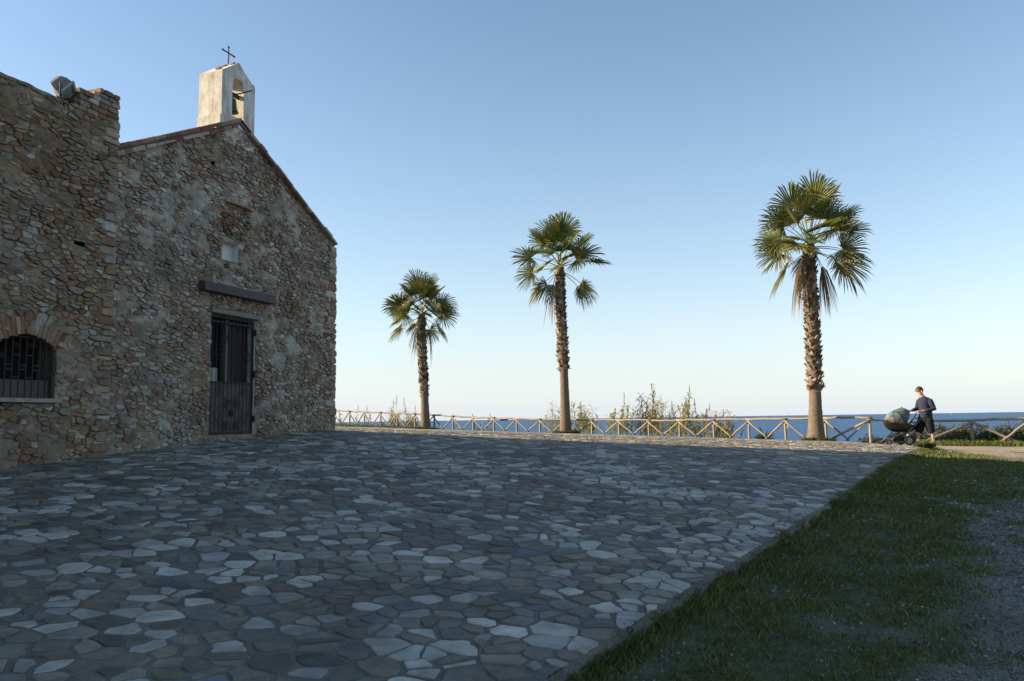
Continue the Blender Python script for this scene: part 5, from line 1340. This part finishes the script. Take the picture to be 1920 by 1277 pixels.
# hair: a cap over the back and top of the skull
g = Geo(); V = []; F = []; nu, nv = 14, 9
hc = Vector((MX - .083, MY - .01, mz + 1.695))
for j in range(nv):
    ph = math.pi * .62 * j / (nv - 1)
    for i in range(nu):
        a = 2 * math.pi * i / nu; fr = .5 - .5 * math.cos(a)      # a=0 is the back of the head
        pm = ph * (1.12 - .42 * fr)
        V.append(hc + Vector((math.cos(a) * math.sin(pm) * .112, math.sin(a) * math.sin(pm) * .092, math.cos(pm) * .118)))
for j in range(nv - 1):
    for i in range(nu): F.append((j * nu + i, j * nu + (i + 1) % nu, (j + 1) * nu + (i + 1) % nu, (j + 1) * nu + i))
g.add(V, F); hr = g.build('hair', M['hair'], man, True)
g = Geo(); ex_ = Vector((MX - .19, MY - .01, mz + 1.675))
for sy in (-1, 1):
    g.box(ex_ + Vector((.0, sy * .036, 0)), [(.006, 0, 0), (0, .028, 0), (0, 0, .016)]); g.box(ex_ + Vector((.06, sy * .082, .008)), [(.06, 0, 0), (0, .003, 0), (0, 0, .004)])
g.box(ex_ + Vector((0, 0, .008)), [(.004, 0, 0), (0, .01, 0), (0, 0, .003)]); g.build('sunglasses', M['blackplastic'], man)
g = Geo()
for sy in (-1, 1):
    g.tube([(MX - .075, MY - .01 + sy * .092, mz + 1.625), (MX - .065, MY - .01 + sy * .104, mz + 1.655), (MX - .075, MY - .01 + sy * .096, mz + 1.69)], [.012, .018, .010], 6)
g.build('ears', M['skin'], man, True)

# ------------------------------------------------------------------ stroller
SX, SY = 11.79, 23.75; szz = h1(SX, SY) + .02
stro = thing('baby_stroller', (SX, SY, szz), 'black baby stroller with a printed teal hood', 'stroller')
def sp(x, y, z): return Vector((SX + x, SY + y, szz + z))
# carrycot: half bowl, deep at the head end
g = Geo(); V = []; F = []; nu, nv = 24, 8
for j in range(nv):
    ph = (math.pi / 2) * j / (nv - 1)
    for i in range(nu):
        a = 2 * math.pi * i / nu; cxx = math.cos(a); xx = cxx * .50 * (math.cos(ph) ** .7 if j < nv - 1 else .0)
        t = (xx + .5); rim = .74 - .20 * t; dep = (.34 - .13 * t)
        V.append(sp(xx, math.sin(a) * .21 * (math.cos(ph) ** .6 if j < nv - 1 else 0), rim - dep * math.sin(ph)))
for j in range(nv - 1):
    for i in range(nu): F.append((j * nu + i, j * nu + (i + 1) % nu, (j + 1) * nu + (i + 1) % nu, (j + 1) * nu + i))
g.add(V, F); g.build('carrycot', M['blackplastic'], stro, True)
g = Geo(); g.tube([sp(math.cos(a) * .50, math.sin(a) * .21, .745 - .20 * (math.cos(a) * .5 + .5)) for a in [2 * math.pi * i / 28 for i in range(28)]], .014, 6, closed=True); g.build('rim', M['blackcloth'], stro, True)
g = Geo(); V = [sp(math.cos(a) * .47, math.sin(a) * .19, .735 - .20 * (math.cos(a) * .47 + .5)) for a in [2 * math.pi * i / 20 for i in range(20)]]; g.add(V, [tuple(range(20))]); g.build('apron', M['blackcloth'], stro)
# hood: ribs fan from the pivot
g = Geo(); piv = (.10, .62); V = []; F = []; na_, nc_ = 13, 13
for i in range(na_):
    th = R(172) - R(104) * i / (na_ - 1); ln = .545 - .10 * i / (na_ - 1) + .02 * math.sin(i * math.pi / 4)
    for j in range(nc_):
        q = math.pi * j / (nc_ - 1); lift = math.sin(q) ** .55
        V.append(sp(piv[0] + math.cos(th) * ln * lift, -math.cos(q) * .215, piv[1] + math.sin(th) * ln * lift))
for i in range(na_ - 1):
    for j in range(nc_ - 1): F.append((i * nc_ + j, i * nc_ + j + 1, (i + 1) * nc_ + j + 1, (i + 1) * nc_ + j))
g.add(V, F); hood = g.build('hood', M['hood'], stro, True); sm = hood.modifiers.new('solid', 'SOLIDIFY'); sm.thickness = .012
for (i, rad) in ((6, .013), (12, .010)):
    g = Geo(); g.tube([Vector(V[i * nc_ + j]) + (Vector(V[i * nc_ + j]) - sp(piv[0], 0, piv[1])).normalized() * .008 for j in range(nc_)], rad, 6); g.build('hood_rib', M['blackcloth'], hood, True)
g = Geo(); g.tube([sp(.08, -.03, 1.105), sp(.08, .03, 1.105)], [.035, .035], 8); g.build('hood_tab', M['cream'], hood, True)
# frame
for sy in (-1, 1):
    y = sy * .23
    g = Geo(); g.tube([sp(.66, y, .99), sp(.60, y, .86), sp(.50, y, .70), sp(.10, y, .36), sp(-.30, y, .08)], .016, 6); g.build('frame_tube', M['frame'], stro, True)
    g = Geo(); g.tube([sp(.12, y, .38), sp(-.10, y, .30), sp(-.50, y, .09)], .016, 6); g.build('frame_tube', M['frame'], stro, True)
    g = Geo(); g.tube([sp(-.08, y, .42), sp(-.42, y, .12)], .015, 6); g.build('frame_tube', M['frame'], stro, True)
    g = Geo(); g.tube([sp(.02, y, .34), sp(.12, y, .14)], .016, 6); g.build('frame_tube', M['frame'], stro, True)
    g = Geo(); g.tube([sp(.32, y, .60), sp(.58, y, .80), sp(.80, y, .74)], .013, 6); g.build('frame_tube', M['frame'], stro, True)
    for (wx, rad, tw) in ((-.48, .085, .03), (.13, .145, .032)):
        wy = y + sy * .035
        wc = sp(wx, wy, rad - .015)
        wh = Geo(); wh.tube([wc - Vector((0, tw / 2, 0)), wc + Vector((0, tw / 2, 0))], rad * .62, 14); w_ = wh.build('wheel', M['wheelgrey'], stro)
        wh = Geo(); wh.tube([wc + Vector((math.cos(a) * rad * .84, 0, math.sin(a) * rad * .84)) for a in [2 * math.pi * i / 20 for i in range(20)]], rad * .17, 6, closed=True); wh.build('tyre', M['rubber'], w_, True)
g = Geo(); g.tube([sp(.66, -.23, .99), sp(.69, -.12, 1.03), sp(.69, .12, 1.03), sp(.66, .23, .99)], .018, 8); g.build('handlebar', M['blackcloth'], stro, True)
g = Geo(); g.tube([sp(.13, -.25, .135), sp(.13, .25, .135)], .014, 6); g.build('axle', M['frame'], stro)
g = Geo(); g.tube([sp(-.30, -.23, .10), sp(-.30, .23, .10)], .014, 6); g.build('axle', M['frame'], stro)
g = Geo(); V = []
for (z_, k) in ((.24, 1.0), (.11, .82)):
    V += [sp(-.30 * k - .05, -.19 * k, z_), sp(.20 * k - .05, -.19 * k, z_), sp(.20 * k - .05, .19 * k, z_), sp(-.30 * k - .05, .19 * k, z_)]
g.add(V, [(0, 1, 5, 4), (1, 2, 6, 5), (2, 3, 7, 6), (3, 0, 4, 7), (7, 6, 5, 4)]); g.build('basket', M['blackcloth'], stro)

# ------------------------------------------------------------------ far out at sea
shp = thing('cargo_ship', (-141, 12000, SEA_Z), 'tiny dark cargo ship on the horizon', 'ship')
g = Geo(); x0 = -141
V = []
for (sx_, zt) in ((-62, 17), (-52, 14), (40, 14), (58, 18)):
    for (yy, zb) in ((-9, 0), (9, 0)): V += [(x0 + sx_, 12000 + yy, SEA_Z), (x0 + sx_ * 1.03, 12000 + yy * 1.15, SEA_Z + zt + 12)]
F = []
for i in range(3):
    a = i * 4; F += [(a, a + 1, a + 5, a + 4), (a + 3, a + 2, a + 6, a + 7), (a + 1, a + 3, a + 7, a + 5)]
F += [(0, 2, 3, 1), (12, 13, 15, 14)]; g.add(V, F); g.build('hull', M['ship'], shp)
g = Geo(); g.box((x0 - 44, 12000, SEA_Z + 33), [(9, 0, 0), (0, 8, 0), (0, 0, 9)]); g.build('bridge', M['ship'], shp)
sb = thing('sailboat', (3380, 6000, SEA_Z), 'tiny white sailboat on the horizon behind the person', 'sailboat')
g = Geo(); g.add([(3374, 6000, SEA_Z + 1), (3386, 6000, SEA_Z + 1), (3381, 6002, SEA_Z + 22)], [(0, 1, 2)]); g.box((3380, 6001, SEA_Z + 6), [(.8, 0, 0), (0, .8, 0), (0, 0, 16)]); g.build('sail', M['sail'], sb)
g = Geo(); g.add([(3370, 5998, SEA_Z + 2), (3390, 5998, SEA_Z + 2), (3390, 6004, SEA_Z + 2), (3370, 6004, SEA_Z + 2), (3373, 6000, SEA_Z - 1), (3387, 6000, SEA_Z - 1)], [(0, 1, 2, 3), (0, 4, 5, 1), (3, 2, 5, 4), (0, 3, 4), (1, 5, 2)]); g.build('hull', M['sail'], sb)
